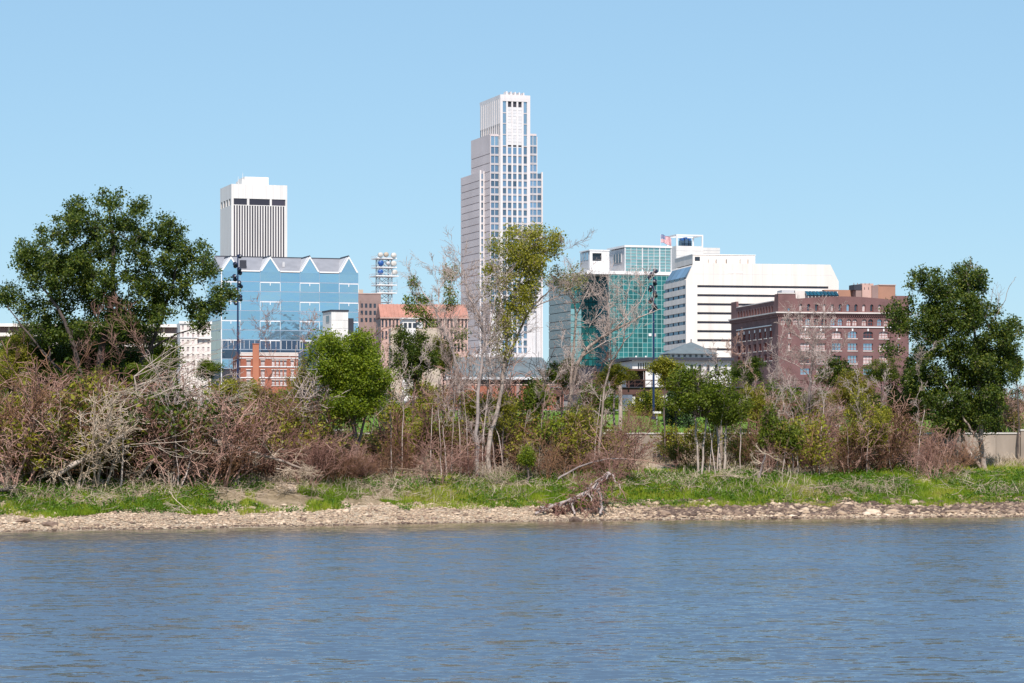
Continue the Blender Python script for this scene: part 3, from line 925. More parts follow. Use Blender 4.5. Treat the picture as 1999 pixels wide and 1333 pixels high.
# 7. buildings between the blue glass and the tall tower
def mid_buildings():
    B = Bld('brown_block', 'plain brownish pink block beside the right end of the blue glass building', 700, 1150, 16)
    W, D = B.u(744), 26
    B.box('wall', 0, W, 0, D, 0, B.h(573.5), 'brown_wall')
    B.box('coping', -.2, W + .2, -.2, D, B.h(573.5), B.h(572), 'pink_wall')
    B.box('penthouse', B.u(701), B.u(713), 4, 12, B.h(572), B.h(564), 'tan_wall')
    for i in range(5):
        for k in range(3):
            x = 1.0 + i * 2.0; z = B.h(592 + k * 14)
            B.box('window', x, x + 1.1, -.05, .1, z - 1.9, z, 'glass_dark')
    B = Bld('terracotta_roof_building', 'long pink building with a terracotta red sloping roof and tall dark windows', 744, 1050, 8)
    W, D = B.u(914), 24
    He, Hr = B.h(619), B.h(594, W / 2, 9)
    holes, ws = [], []
    n = 24
    for i in range(n):
        x0 = W * (i + .22) / n; x1 = W * (i + .72) / n
        holes.append(rect(x0, x1, B.h(639), B.h(622))); ws.append(holes[-1])
        holes.append(rect(x0, x1, B.h(662), B.h(646))); ws.append(holes[-1])
        if i > 14:
            holes.append(rect(x0, x1, B.h(686), B.h(670))); ws.append(holes[-1])
    punched('wall', B.o, rect(0, W, 0, He), holes, 'y', 0, .6, 'pink_wall')
    for r_ in ws:
        B.box('window', r_[0][0], r_[1][0], .35, .7, r_[0][1], r_[2][1], 'glass_dark')
    B.box('core_wall', .05, W - .05, .8, D, 0, He - .2, 'pink_wall')
    prism('roof', B.o, [(-.5, He), (9, Hr), (D + .5, He)], 'x', -.3, W + .3, 'terracotta_roof')
    for i in range(n + 1):
        x = W * i / n
        prism('roof_seam', B.o, [(-.52, He + .1), (9, Hr + .1), (9, Hr + .28), (-.52, He + .28)], 'x', x - .12, x + .12, 'terracotta_roof')
    B.box('eave', -.4, W + .4, -.7, -.2, He - .5, He - .02, 'pink_wall')
    B = Bld('white_annex', 'low white rooftop annex in front of the terracotta roof', 786, 900, 8)
    W = B.u(812)
    B.box('wall', 0, W, 0, 8, 0, B.h(622), 'white_panel')
    B.box('canopy', -.3, W + 1.2, -1, 8.2, B.h(622), B.h(620.5), 'white_trim')
    for i in range(3): B.box('window', .5 + i * 1.6, 1.6 + i * 1.6, -.04, .1, B.h(640), B.h(630), 'glass_dark')
    B.box('roof_unit', W + .5, W + 2.6, 1, 4, B.h(640), B.h(628), 'grey_panel')
    B.box('lower_wing', -4, W + 9, 1.2, 9, 0, B.h(640), 'tan_wall')
    # cream ornate building left of the blue glass
    B = Bld('cream_building', 'cream building with rows of small windows left of the blue glass block', 352, 950, 12)
    W, H = B.u(412, 0), B.h(628)
    holes = []
    for r in range(7):
        for i in range(6):
            x0 = W * (i + .3) / 6
            holes.append(rect(x0, x0 + W * .07, B.h(644 + r * 14), B.h(635 + r * 14)))
    punched('wall', B.o, rect(0, W, 0, H), holes, 'y', 0, .5, 'cream_panel')
    for r_ in holes: B.box('window', r_[0][0], r_[1][0], .3, .6, r_[0][1], r_[2][1], 'blind')
    B.box('core_wall', .05, W - .05, .7, 16, 0, H - .2, 'cream_panel')
    B.box('cornice', -.4, W + .4, -.5, -.003, H - .7, H + .2, 'white_trim')
    B.box('cornice', -.3, W + .3, -.35, -.004, B.h(659), B.h(657.5), 'white_trim')
    B.box('balcony', W * .55, W * .98, -1.2, -.01, B.h(661), B.h(659.5), 'white_trim')
    # far left long low building
    B = Bld('parking_deck', 'long low cream building behind the trees at the far left', -60, 900, 6)
    W = B.u(345)
    for i, (a, c) in enumerate(((631, 637), (649, 656), (668, 676))):
        B.box('parapet', 0, W, 0, .5, B.h(c), B.h(a), 'cream_panel')
    B.box('core_wall', .2, W - .2, 2.5, 20, 0, B.h(638), 'brown_wall')
    for i in range(8):
        x = W * (i + .5) / 8
        B.box('column', x - .35, x + .35, 1.5, 2.3, 0, B.h(638), 'tan_wall')
    for k in range(3): B.box('deck', .1, W - .1, .52, 20, B.h(656 + 19 * k - 19), B.h(654.5 + 19 * k - 19), 'concrete')
mid_buildings()

# 8. teal glass building
solid('teal_line', (0.30, 0.48, 0.46), 0.4, var=.05)
solid('teal_panel', (0.22, 0.28, 0.28), 0.4, var=.1)
def teal_building():
    B = Bld('teal_glass_building', 'teal green glass office building with white-framed rooftop boxes', 1190, 900, 17)
    W, D = B.u(1311), B.d(1163)
    H = B.h(535)
    B.box('core_wall', .3, W - .3, .5, D + 14, 0, H - .2, 'dark_void')
    nx_, nz = 13, 19
    pz = 9.4
    for i in range(nx_):
        x0, x1 = W * i / nx_, W * (i + 1) / nx_
        for k in range(nz):
            B.box('glass_panel', x0 + .05, x1 - .05, .15, .45, B.h(537 + pz * (k + 1)) + .09, B.h(537 + pz * k), 'glass_teal')
    for i in range(nx_ + 1): B.box('mullion', W * i / nx_ - .07, W * i / nx_ + .07, .08, .148, 0, H, 'teal_line')
    for k in range(nz + 1): B.box('transom', 0, W, .1, .147, B.h(537 + pz * k) - .02, B.h(537 + pz * k) + .10, 'teal_line')
    ny = 5
    for i in range(ny):
        y0, y1 = .5 + (D - .5) * i / ny, .5 + (D - .5) * (i + 1) / ny
        for k in range(0, nz, 2):
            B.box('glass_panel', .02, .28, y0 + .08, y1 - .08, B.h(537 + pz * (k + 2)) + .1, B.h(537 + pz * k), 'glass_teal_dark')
    # rear wing to the left
    ly = D
    x2a = B.u(1115, ly); D2 = B.d(1072, x2a) 
    B.box('core_wall', x2a + .3, .25, ly + .5, D2, 0, H - 1.4, 'dark_void')
    for i in range(7):
        x0 = x2a + (0.2 - x2a) * i / 7; x1 = x2a + (0.2 - x2a) * (i + 1) / 7
        for k in range(14):
            B.box('glass_panel', x0 + .06, x1 - .06, ly + .15, ly + .48, B.h(541 + 12.4 * (k + 1), 0, ly) + .2, B.h(541 + 12.4 * k, 0, ly), 'glass_mint' if (i < 3 and k > 4) else 'glass_teal')
    B.box('roof_edge', x2a - .1, .2, ly - .1, D2, H - 1.3, H + .1, 'grey_panel')
    for k in range(10):
        B.box('panel', x2a, x2a + .28, ly + .3, D2, B.h(541 + 17 * (k + 1), 0, ly) + .25, B.h(541 + 17 * k, 0, ly), 'teal_panel')
    # white frieze and the rooftop boxes
    B.box('frieze', B.u(1146, 0) , W + .1, -.15, D + 14.2, H, B.h(528.5), 'white_trim')
    hf = B.h(528.5)
    x0, x1 = B.u(1221, 1.5), B.u(1311, 1.5)
    dd = B.d(1187, x0)
    ht = B.h(482, x0, 1.5)
    B.box('rooftop_core', x0 + .3, x1 - .3, 2.1, dd, hf, ht - .3, 'grey_panel')
    for i in range(8):
        for k in range(8):
            xa, xb = x0 + (x1 - x0) * i / 8, x0 + (x1 - x0) * (i + 1) / 8
            za, zb = hf + (ht - hf) * k / 8, hf + (ht - hf) * (k + 1) / 8
            B.box('rooftop_pane', xa + .07, xb - .07, 1.75, 2.08, za + .1, zb - .06, 'glass_mint')
    for i in range(9):
        xa = x0 + (x1 - x0) * i / 8
        t = .28 if i in (0, 3, 6, 8) else .1
        B.box('rooftop_mullion', xa - t * .7, xa + t * .7, 1.5, 1.74, hf, ht, 'louvre_grey')
    for k in range(9):
        za = hf + (ht - hf) * k / 8
        B.box('rooftop_rail', x0, x1, 1.6, 1.73, za, za + .1, 'louvre_grey')
    B.box('rooftop_edge', x0 - .3, x1 + .3, 1.3, dd + .3, ht, ht + .7, 'white_trim')
    B.box('rooftop_window', x0 + .1, x0 + .28, dd * .3, dd * .72, B.h(512, x0, 6), B.h(494, x0, 6), 'glass_dark')
    for t in (.3, .44, .58, .72): B.box('rooftop_mullion', x0 + .02, x0 + .29, dd * t - .12, dd * t + .12, B.h(512, x0, 6), B.h(494, x0, 6), 'grey_panel')
    yb = B.d(1187, x0) 
    x0b = B.u(1152, 3); x1b = B.u(1190, 3)
    db = B.d(1133, x0b)
    hb = B.h(489, x0b, 3)
    punched('rooftop_box_wall', B.o, rect(x0b, x1b, hf, hb), [rect(B.u(1157, 3), B.u(1175, 3), B.h(509, x0b, 3), B.h(493.5, x0b, 3))], 'y', 3, 3.5, 'white_trim')
    B.box('rooftop_window', B.u(1156, 3), B.u(1176, 3), 3.9, 4.1, B.h(510, x0b, 3), B.h(492.5, x0b, 3), 'glass_dark')
    B.box('rooftop_core', x0b + .05, x1b, 4.2, db, hf, hb - .2, 'grey_panel')
    for t in range(3):
        B.box('rooftop_window', x0b - .04, x0b + .04, 4.4 + (db - 4.6) * (t + .1) / 3, 4.4 + (db - 4.6) * (t + .8) / 3, B.h(508, x0b, 8), B.h(494, x0b, 8), 'glass_tower_pale')
    B.box('rooftop_edge', x0b - .2, x1b + .1, 2.8, db + .2, hb, hb + .4, 'white_trim')
    # painted white sign plate and marks low on the glass
    B.box('sign_plate', B.u(1267), B.u(1272.5), .0, .07, B.h(655), B.h(650), 'white_trim')
    B.box('sign_plate', B.u(1276), B.u(1281.5), .0, .07, B.h(656), B.h(650), 'blind')
teal_building()

def frame_building():
    B = Bld('white_frame_building', 'white office block topped by an open white frame around rooftop machinery', 1321, 1000, 17)
    W, D = B.u(1373.5), B.d(1311)
    H = B.h(479.5)
    B.box('wall', 0, W, 0, D + 6, 0, H, 'white_panel')
    for k in range(4):
        B.box('panel_joint', -.01, W + .01, -.03, .0, B.h(489 + k * 10), B.h(488.5 + k * 10), 'grey_panel')
    B.box('side_wing', W + .02, B.u(1408), 1, D + 4, 0, B.h(481.5), 'white_panel')
    for k in range(3): B.box('panel_joint', W + .03, B.u(1408), .95, 1.0, B.h(487 + k * 6), B.h(486.5 + k * 6), 'grey_panel')
    t = .55
    ht = B.h(457)
    De = D + 5
    for x in (0, W - t):
        for y in (0, De - t):
            B.box('frame_post', x, x + t, y, y + t, H, ht - t, 'white_trim')
    for y in (0, De - t): B.box('frame_beam', 0, W, y, y + t, ht - t, ht, 'white_trim')
    for x in (0, W - t): B.box('frame_beam', x, x + t, t + .01, De - t - .01, ht - t, ht, 'white_trim')
    # machinery: cooling fans on a skid
    for i in range(3):
        x = W * .3 + i * 1.5
        B.box('cooling_unit', x, x + 1.25, De * .3, De * .6, H, H + 2.4 + .5 * (i % 2), 'glass_navy')
        B.box('fan_housing', x + .15, x + 1.1, De * .33, De * .57, H + 2.4 + .5 * (i % 2), H + 3.3 + .4 * (i % 2), 'dish_blue')
frame_building()

def us_flag():
    Y = 985
    base = P(1290.5, 484, Y)
    o = empty('flag', (base.x, Y, base.z))
    tag(o, 'red and white striped flag with a blue canton flying on a rooftop pole', 'flag')
    s = .2
    mesh_obj('pole', tube_mesh('pole', [((0, 0, -1), (0, 0, 5.4), .1, .07)], 6, 'white_trim'), o)
    # waving cloth in thirteen stripes, a blue field with rows of stars at the hoist
    m, nt, b = nmat('flag_cloth')
    w, h = 4.0, 3.0
    nx_, nz_ = 26, 13
    V, Fs, mi = [], [], []
    solid('flag_red', (0.55, 0.03, 0.05), .8, var=.05); solid('flag_white', (0.8, 0.78, 0.78), .8, var=.03); solid('flag_navy', (0.03, 0.05, 0.22), .8, var=.05)
    for j in range(nz_ + 1):
        for i in range(nx_ + 1):
            x = w * i / nx_
            V.append((x + .05, .38 * math.sin(x * 2.6 + j * .12) * min(1, x), 2.1 + h * j / nz_ - .10 * x * x + .18 * math.sin(x * 2.4)))
    for j in range(nz_):
        for i in range(nx_):
            a = j * (nx_ + 1) + i
            Fs.append((a, a + 1, a + nx_ + 2, a + nx_ + 1))
            if j >= 6 and i < 11: mi.append(1 if (i % 2 == 1 and j % 2 == 1) else 2)
            else: mi.append(0 if j % 2 == 0 else 1)
    me = poly_mesh('cloth', V, Fs, ['flag_red', 'flag_white', 'flag_navy'], False, mi)
    mesh_obj('cloth', me, o)
us_flag()

# 9. white banded building
def banded_building():
    B = Bld('white_banded_building', 'white office building with long dark horizontal window bands and a sloping top', 1340, 750, 10.5)
    W, D = B.u(1638), B.d(1296)
    Ht, Hc = B.h(513), B.h(546)
    cw = B.u(1354.5)
    B.box('core_wall', .8, W - .8, .9, D - .8, 0, Hc - 1, 'glass_dark')
    prism('upper_wall', B.o, [(0, Hc), (cw, Ht), (B.u(1622), Ht + .0), (W, Hc), (W, B.h(556)), (0, B.h(556))], 'y', 0, .88, 'cream_panel')
    prism('upper_core', B.o, [(.9, Hc - .5), (cw + .5, Ht - .3), (B.u(1622) - .3, Ht - .3), (W - .5, Hc), (W - .5, B.h(556)), (.9, B.h(556))], 'y', .89, D, 'cream_panel')
    B.box('corner_pier', 0, B.u(1362), 0, .88, 0, B.h(556), 'cream_panel')
    xa, xb = B.u(1362), B.u(1618)
    B.box('corner_pier', xb, W, 0, .88, 0, B.h(556), 'cream_panel')
    y = 556.0
    for k in range(9):
        t = 4.6
        B.box('window_band', xa, xb, .5, .88, B.h(y + t), B.h(y), 'glass_strip')
        B.box('wall_band', xa, xb, .04, .87, B.h(y + 17.6), B.h(y + t), 'cream_panel')
        # flank
        B.box('window_band', .45, .79, .9, D, B.h(y + 7), B.h(y), 'glass_navy')
        B.box('wall_band', .0, .78, .9, D, B.h(y + 17.6), B.h(y + 7), 'cream_panel')
        for j in range(4):
            B.box('window_post', .3, .77, .9 + D * (j + .5) / 4.3, 1.1 + D * (j + .5) / 4.3, B.h(y + 7), B.h(y), 'dark_trim')
        y += 17.6
    B.box('wall_band', .0, .78, .9, D, B.h(556), Hc + .3, 'cream_panel')
    # sloping glazing at the left shoulder, with short windows under it
    n = 4
    for i in range(n):
        y0, y1 = 2 + (D - 4) * i / n, 2 + (D - 4) * (i + 1) / n
        a = (.05, Hc + .9); c = (cw - .05, Ht - .8)
        V = [(a[0], y0 + .15, a[1]), (a[0], y1 - .15, a[1]), (c[0], y1 - .15, c[1]), (c[0], y0 + .15, c[1])]
        V += [(v[0] + .4, v[1], v[2] - .25) for v in V]
        mesh_obj('sloping_pane', poly_mesh('pane', V, [(0, 1, 2, 3), (7, 6, 5, 4), (0, 4, 5, 1), (1, 5, 6, 2), (2, 6, 7, 3), (3, 7, 4, 0)], 'glass_tower'), B.o)
        B.box('shoulder_window', -.02, .2, y0 + .3, y1 - .3, Hc - 1.2 + 1.35, Hc + .85, 'glass_dark')
    for k in range(1, 14):
        x = cw + (B.u(1622) - cw) * k / 14
        B.box('panel_joint', x - .04, x + .04, -.004, .0, B.h(556), Ht, 'grey_panel')
    B.box('panel_joint', cw, B.u(1625), -.005, .0, B.h(534.5), B.h(534), 'grey_panel')
    B.box('sign_plate', B.u(1421), B.u(1450), -.06, -.003, B.h(531.5), B.h(529), 'white_trim')
    # rooftop plant
    yp = 3.0
    xa, xb = B.u(1353, yp), B.u(1475, yp)
    B.box('penthouse', xa, xb, yp, D - 3, Ht, B.h(497, xa, yp), 'cream_panel')
    B.box('penthouse_cap', xa - .15, xb + .15, yp - .15, D - 2.9, B.h(497, xa, yp), B.h(495.5, xa, yp), 'white_trim')
    B.box('penthouse_window', B.u(1357, yp), B.u(1367, yp), yp - .05, yp + .1, B.h(509, xa, yp), B.h(501, xa, yp), 'glass_dark')
    for px in (1385, 1400, 1408, 1420, 1447, 1462):
        B.box('roof_box', B.u(px, 1.5), B.u(px + 9, 1.5), 1.5, 2.8, Ht, B.h(503 + (px % 3), 0, 1.5), 'cream_panel')
banded_building()

# 10. brown brick warehouse
def warehouse():
    B = Bld('brick_warehouse', 'big dark brown brick warehouse with rows of arched windows and a corbelled cornice', 1520, 600, 10)
    W, D = B.u(1775), B.d(1428)
    X = lambda z: B.u(1400 + z / 5.0)
    Z = lambda z: B.h(530 + z / 5.0)
    Ht = Z(215)
    # front wall outline with a gently arched parapet between corner piers
    out = [(0, 0), (W, 0), (W, Z(225)), (X(1720), Z(225)), (X(1718), Z(262))]
    for i in range(9):
        t = i / 8
        x = 1690 + (790 - 1690) * t
        out.append((X(x), Z(262 - 26 * math.sin(math.pi * t))))
    out += [(X(772), Z(258)), (X(770), Ht), (0, Ht)]
    holes, wins = [], []
    def add(x0, x1, z0, z1, kind, sill=True, key=False, mul=0):
        a = (X(x0), X(x1), Z(z1), Z(z0))
        if kind == 'arch': pl = arch(*a)
        elif kind == 'seg': pl = arch(*a, rise=(a[1] - a[0]) * .16)
        else: pl = rect(*a)
        holes.append(pl); wins.append((a, pl, sill, key, mul))
    for k in range(11): add(805 + 77 * k, 836 + 77 * k, 312, 386, 'arch', False)
    add(692, 719, 358, 390, 'rect', False)
    for c in (650, 708, 770, 822, 890, 972, 1045, 1135, 1205, 1290, 1348, 1440, 1502, 1590, 1655): add(c - 24, c + 24, 456, 526, 'arch', False, False, 1)
    for c in (863, 1017, 1171, 1325, 1477, 1630):
        add(c - 46, c + 46, 578, 648, 'seg', True, True, 2)
        add(c - 46, c + 46, 697, 768, 'rect', True, False, 2)
        add(c - 46, c + 46, 818, 896, 'rect', True, False, 2)
    add(1768, 1786, 590, 645, 'rect'); add(1768, 1786, 700, 768, 'rect'); add(697, 722, 590, 645, 'rect'); add(697, 722, 700, 768, 'rect')
    for c in (863, 1017, 1171, 1325, 1477, 1630): add(c - 46, c + 46, 945, 1010, 'rect', False, False, 2)
    punched('front_wall', B.o, out, holes, 'y', 0, .55, 'brown_brick')
    rnd = random.Random(3)
    for (a, pl, sill, key, mul) in wins:
        wm = rnd.choice(['blind', 'blind', 'blind', 'glass_tower_pale', 'glass_dark'])
        w = prism('window', B.o, pl, 'y', .4, .5, wm)
        fr = []
        x0, x1, z0, z1 = a
        if mul:
            for t in range(1, 1 + mul):
                x = x0 + (x1 - x0) * t / (mul + 1); fr.append(((x, .36, z0), (x, .36, z1 - .1), .05, .05))
            fr.append(((x0, .36, (z0 + z1) / 2), (x1, .36, (z0 + z1) / 2), .05, .05))
        fr += [((x0 + .04, .36, z0), (x0 + .04, .36, z1 - .25), .06, .06), ((x1 - .04, .36, z0), (x1 - .04, .36, z1 - .25), .06, .06), ((x0, .36, z0 + .05), (x1, .36, z0 + .05), .06, .06)]
        mesh_obj('frame', tube_mesh('frame', fr, 4, 'red_frame', False), w)
        if sill: B.box('sill', x0 - .12, x1 + .12, -.14, .34, z0 - .18, z0 - .003, 'stone_trim')
        if key: B.box('keystone', (x0 + x1) / 2 - .16, (x0 + x1) / 2 + .16, -.1, -.003, z1 + .05, z1 + .62, 'white_trim')
    B.box('core_wall', .6, W - .1, .7, D - .1, 0, Z(275), 'brown_brick')
    # cornice: corbel course, dentils, stone ledge
    zc = Z(400)
    B.box('cornice_ledge', -.75, W + .3, -.75, -.003, zc - .12, zc + .18, 'stone_trim')
    B.box('cornice_course', -.5, W + .2, -.45, -.004, zc - .5, zc - .121, 'brown_brick')
    for i in range(64):
        x = -.3 + i * (W + .3) / 64
        B.box('dentil', x, x + .24, -.3, -.005, zc - .85, zc - .502, 'brown_brick')
    B.box('stone_ledge', X(830), X(1700), -.25, -.003, Z(541), Z(531), 'white_trim')
    B.box('coping', -.1, X(772), -.12, .6, Ht, Ht + .22, 'stone_trim')
    # left flank
    ys = lambda px: B.d(px)
    houtline = [(.56, 0), (D, 0), (D, Ht), (ys(1438), Ht), (ys(1438.5), Ht - 1.6), (ys(1512), Ht - 1.6), (ys(1513), Ht), (.56, Ht)]
    hs, wn_ = [], []
    for k in range(13):
        p = 1441 + k * 5.45
        y0, y1 = ys(p + 2.6), ys(p)
        pl = arch(y0, y1, Z(372 + 25), Z(320)); hs.append(pl); wn_.append((pl, y0, y1, Z(397), Z(320), False))
    for k in range(7):
        p = 1441 + k * 10.4
        for z0, z1 in ((600, 655), (712, 775), (825, 880)):
            y0, y1 = ys(p + 4.6), ys(p)
            pl = rect(y0, y1, Z(z1 - 20), Z(z0 - 30)); hs.append(pl); wn_.append((pl, y0, y1, Z(z1 - 20), Z(z0 - 30), True))
    punched('flank_wall', B.o, houtline, hs, 'x', 0, .55, 'brown_brick')
    for (pl, y0, y1, z0, z1, s) in wn_:
        w = prism('window', B.o, pl, 'x', .35, .45, rnd.choice(['blind', 'red_frame', 'glass_dark']))
        mesh_obj('frame', tube_mesh('frame', [((.31, y0 + .08, z0), (.31, y0 + .08, z1), .1, .1), ((.31, y1 - .08, z0), (.31, y1 - .08, z1), .1, .1), ((.31, y0, (z0 + z1) / 2), (.31, y1, (z0 + z1) / 2), .09, .09)], 4, 'red_frame', False), w)
        if s:
            B.box('sill', -.14, .3, y0 - .2, y1 + .2, z0 - .2, z0 - .003, 'stone_trim')
            if z1 > Z(580): B.box('keystone', -.1, -.003, (y0 + y1) / 2 - .4, (y0 + y1) / 2 + .4, z1 + .06, z1 + .75, 'white_trim')
    B.box('cornice_ledge', -.75, -.003, -.002, D + .2, zc - .12, zc + .18, 'stone_trim')
    B.box('cornice_course', -.5, -.004, .0, D + .1, zc - .5, zc - .121, 'brown_brick')
    B.box('cornice_course', -.3, -.005, .0, D, zc - .95, zc - .502, 'brown_brick')
    B.box('stone_ledge', -.3, -.003, ys(1508), ys(1440), Z(520), Z(510), 'white_trim')
    B.box('coping', -.12, .6, ys(1512), ys(1439), Ht - 1.6, Ht - 1.4, 'stone_trim')
    # roof plant
    yr = 6.0
    U = lambda px, y_=yr: B.u(px, y_)
    HH = lambda py, y_=yr: B.h(py, B.u(1600), y_)
    zr = Z(275)
    B.box('roof_hatch', U(1527), U(1551), yr, yr + 4, zr, HH(566.5), 'grey_panel')
    B.box('roof_shed', U(1553), U(1572), yr, yr + 3, zr, HH(567), 'cream_panel')
    for i in range(9):
        p = 1572 + i * 7
        V = [(U(p), 4.0, HH(576, 4)), (U(p + 5.8), 4.0, HH(576, 4)), (U(p + 5.8, 6), 6.0, HH(568, 6)), (U(p, 6), 6.0, HH(568, 6))]
        V += [(v[0], v[1] + .2, v[2] - .2) for v in V]
        mesh_obj('skylight', poly_mesh('skylight', V, [(0, 1, 2, 3), (7, 6, 5, 4), (0, 4, 5, 1), (1, 5, 6, 2), (2, 6, 7, 3), (3, 7, 4, 0)], 'glass_teal_dark'), B.o)
    B.box('skylight_curb', U(1570), U(1637), 6.2, 7.2, zr, HH(568.5), 'white_trim')
    B.box('roof_wall', U(1610, 12), U(1672, 12), 12, 14, zr, HH(565, 12), 'orange_wall')
    B.box('roof_house', U(1684, 10), U(1706, 10), 10, 16, zr, HH(552, 10), 'pink_wall')
    B.box('roof_house', U(1712, 10), U(1750, 10), 10.5, 18, zr, HH(555, 10), 'orange_wall')
    B.box('roof_house_cap', U(1718, 10), U(1751, 10), 10.3, 18.2, HH(555, 10), HH(553.5, 10), 'pink_wall')
    B.box('roof_house', U(1702, 10), U(1714, 10), 9.5, 13, zr, HH(556, 10), 'brown_wall')
    B.box('cooling_unit', U(1668, 9), U(1683, 9), 9, 13, HH(565, 9), HH(554.5, 9), 'dark_trim')
    B.box('unit_frame', U(1672, 9), U(1683, 9), 9.1, 12.8, zr, HH(565, 9), 'brown_wall')
    s = [((U(p, 9), 9.1, HH(555, 9)), (U(p, 9), 9.1, HH(551, 9)), .1, .08) for p in (1668, 1675, 1682, 1690, 1698)]
    mesh_obj('vent_pipe', tube_mesh('pipe', s, 5, 'brown_wall'), B.o)
warehouse()

# 11. hip-roofed pavilion on a flat white building
def pavilion():
    B = Bld('white_station', 'low white building with a dark flat roof edge and a grey hipped roof tower', 1235, 460, 8)
    W, D = B.u(1428), 20
    He = B.h(703)
    holes = []
    for k in range(7): holes.append(rect(B.u(1246 + k * 4.6), B.u(1248.6 + k * 4.6), B.h(724), B.h(708)))
    for k in range(6): holes.append(arch(B.u(1316 + k * 16), B.u(1322 + k * 16), B.h(726), B.h(711)))
    punched('wall', B.o, rect(0, W, 0, He), holes, 'y', 0, .35, 'white_panel')
    for pl in holes: prism('window', B.o, pl, 'y', .22, .3, 'glass_dark')
    B.box('core_wall', .1, W - .1, .5, D, 0, He - .1, 'grey_panel')
    B.box('roof_edge', -.8, W + .3, -1.0, D + .5, He, B.h(697.5), 'dark_trim')
    x0, x1 = B.u(1309, 3), B.u(1399, 3)
    h0, h1 = B.h(697.5), B.h(689)
    B.box('upper_wall', x0, x1, 3, 11, h0, h1, 'white_panel')
    for k in range(8): B.box('upper_window', x0 + (x1 - x0) * (k + .3) / 8, x0 + (x1 - x0) * (k + .7) / 8, 2.95, 3.05, h0 + .2, h1 - .15, 'glass_dark')
    xe0, xe1, xm = B.u(1303, 2.3), B.u(1404, 2.3), B.u(1352, 6)
    hp = B.h(668, xm, 6.5)
    V = [(xe0, 2.3, h1), (xe1, 2.3, h1), (xe1, 11.7, h1), (xe0, 11.7, h1), (xm - .25, 7, hp), (xm + .25, 7, hp)]
    mesh_obj('hipped_roof', poly_mesh('hip', V, [(0, 1, 5, 4), (1, 2, 5), (2, 3, 4, 5), (3, 0, 4), (3, 2, 1, 0)], 'slate_roof'), B.o)
    B.box('finial', xm - .08, xm + .08, 6.9, 7.1, hp - .1, hp + .6, 'dark_trim')
    for px in (1243, 1262, 1290): B.box('roof_lamp', B.u(px), B.u(px + 3), 1, 1.3, B.h(697.5), B.h(694), 'white_trim')
pavilion()

# 12. low slate-roofed pavilion behind the bare trees
def slate_shelter():
    B = Bld('slate_roof_shelter', 'low park building with a wide grey slate roof above a brick wall', 872, 345, 3)
    W = B.u(1095)
    hr, he = B.h(697, 0, 6), B.h(736)
    V = [(0, 0, he), (W, 0, he), (W, 12, he), (0, 12, he), (0.4, 6, hr), (W - 2.2, 6, hr)]
    V += [(v[0], v[1], v[2] - .25) for v in V]
    Fs = [(0, 1, 5, 4), (1, 2, 5), (2, 3, 4, 5), (3, 0, 4), (6, 10, 11, 7), (7, 11, 8), (8, 11, 10, 9), (9, 10, 6), (0, 6, 7, 1), (1, 7, 8, 2), (2, 8, 9, 3), (3, 9, 6, 0)]
    mesh_obj('roof', poly_mesh('roof', V, Fs, 'slate_roof'), B.o)
    B.box('fascia', -.05, W + .05, -.12, -.003, he - .32, he + .02, 'steel_light')
    B.box('back_wall', .8, W - .8, 3.2, 3.6, 0, he - .2, 'brown_wall')
    for k in range(6):
        x = .6 + k * (W - 1.2) / 5
        B.box('post', x - .14, x + .14, .5, .78, 0, he - .2, 'dark_trim')
    B.box('terrace_wall', -.5, W + .3, -1.2, -.8, 0, B.h(752), 'red_brick')
    B.box('terrace_coping', -.6, W + .4, -1.3, -.7, B.h(752), B.h(750), 'pink_wall')
    for k in range(9):
        x = .3 + k * (W - .6) / 8
        B.box('terrace_pier', x - .2, x + .2, -1.4, -1.21, 0, B.h(753), 'brown_wall')
slate_shelter()

# 13. rusty trestle walkway
def trestle():
    Y = 322
    B = Bld('trestle_bridge', 'rust brown steel trestle walkway carried on dark posts behind the trees', 1075, Y, 1)
    W = B.u(1570)
    za, zb = B.h(770), B.h(757)
    B.box('girder', 0, W, 0, .4, za, zb, 'rust_steel')
    B.box('girder', 0, W, 2.4, 2.8, za, zb, 'rust_steel')
    B.box('deck', 0, W, -.2, 3.0, zb, zb + .12, 'dark_trim')
    s, n = [], 30
    zt = B.h(742)
    for i in range(n):
        x0, x1 = W * i / n, W * (i + 1) / n
        s += [((x0, .1, zb), (x0, .1, zt), .05, .05), ((x0, .1, zt), (x1, .1, zt), .05, .05), ((x0, .1, (zb + zt) / 2), (x1, .1, (zb + zt) / 2), .035, .035), ((x0, .1, zb), (x1, .1, zt), .03, .03)]
    mesh_obj('railing', tube_mesh('rail', s, 4, 'rust_steel', False), B.o)
    for i in range(7):
        x = 1.0 + i * (W - 2) / 6
        B.box('post', x - .22, x + .22, .9, 1.5, 0, za, 'rust_steel')
        B.box('post_cap', x - .5, x + .5, .1, 2.6, za - .25, za - .003, 'rust_steel')
    x0, x1 = B.u(1226), B.u(1260)
    zt = B.h(724)
    for x in (x0, x1 - .2):
        for y in (-.5, 3.0): B.box('portal_post', x, x + .2, y, y + .2, zb, zt, 'rust_steel')
    B.box('portal_roof', x0 - .2, x1 + .2, -.7, 3.4, zt, zt + .25, 'rust_steel')
    B.box('portal_panel', x0 + .2, x1 - .2, 2.9, 3.0, zb + .13, zt, 'rust_steel')
trestle()

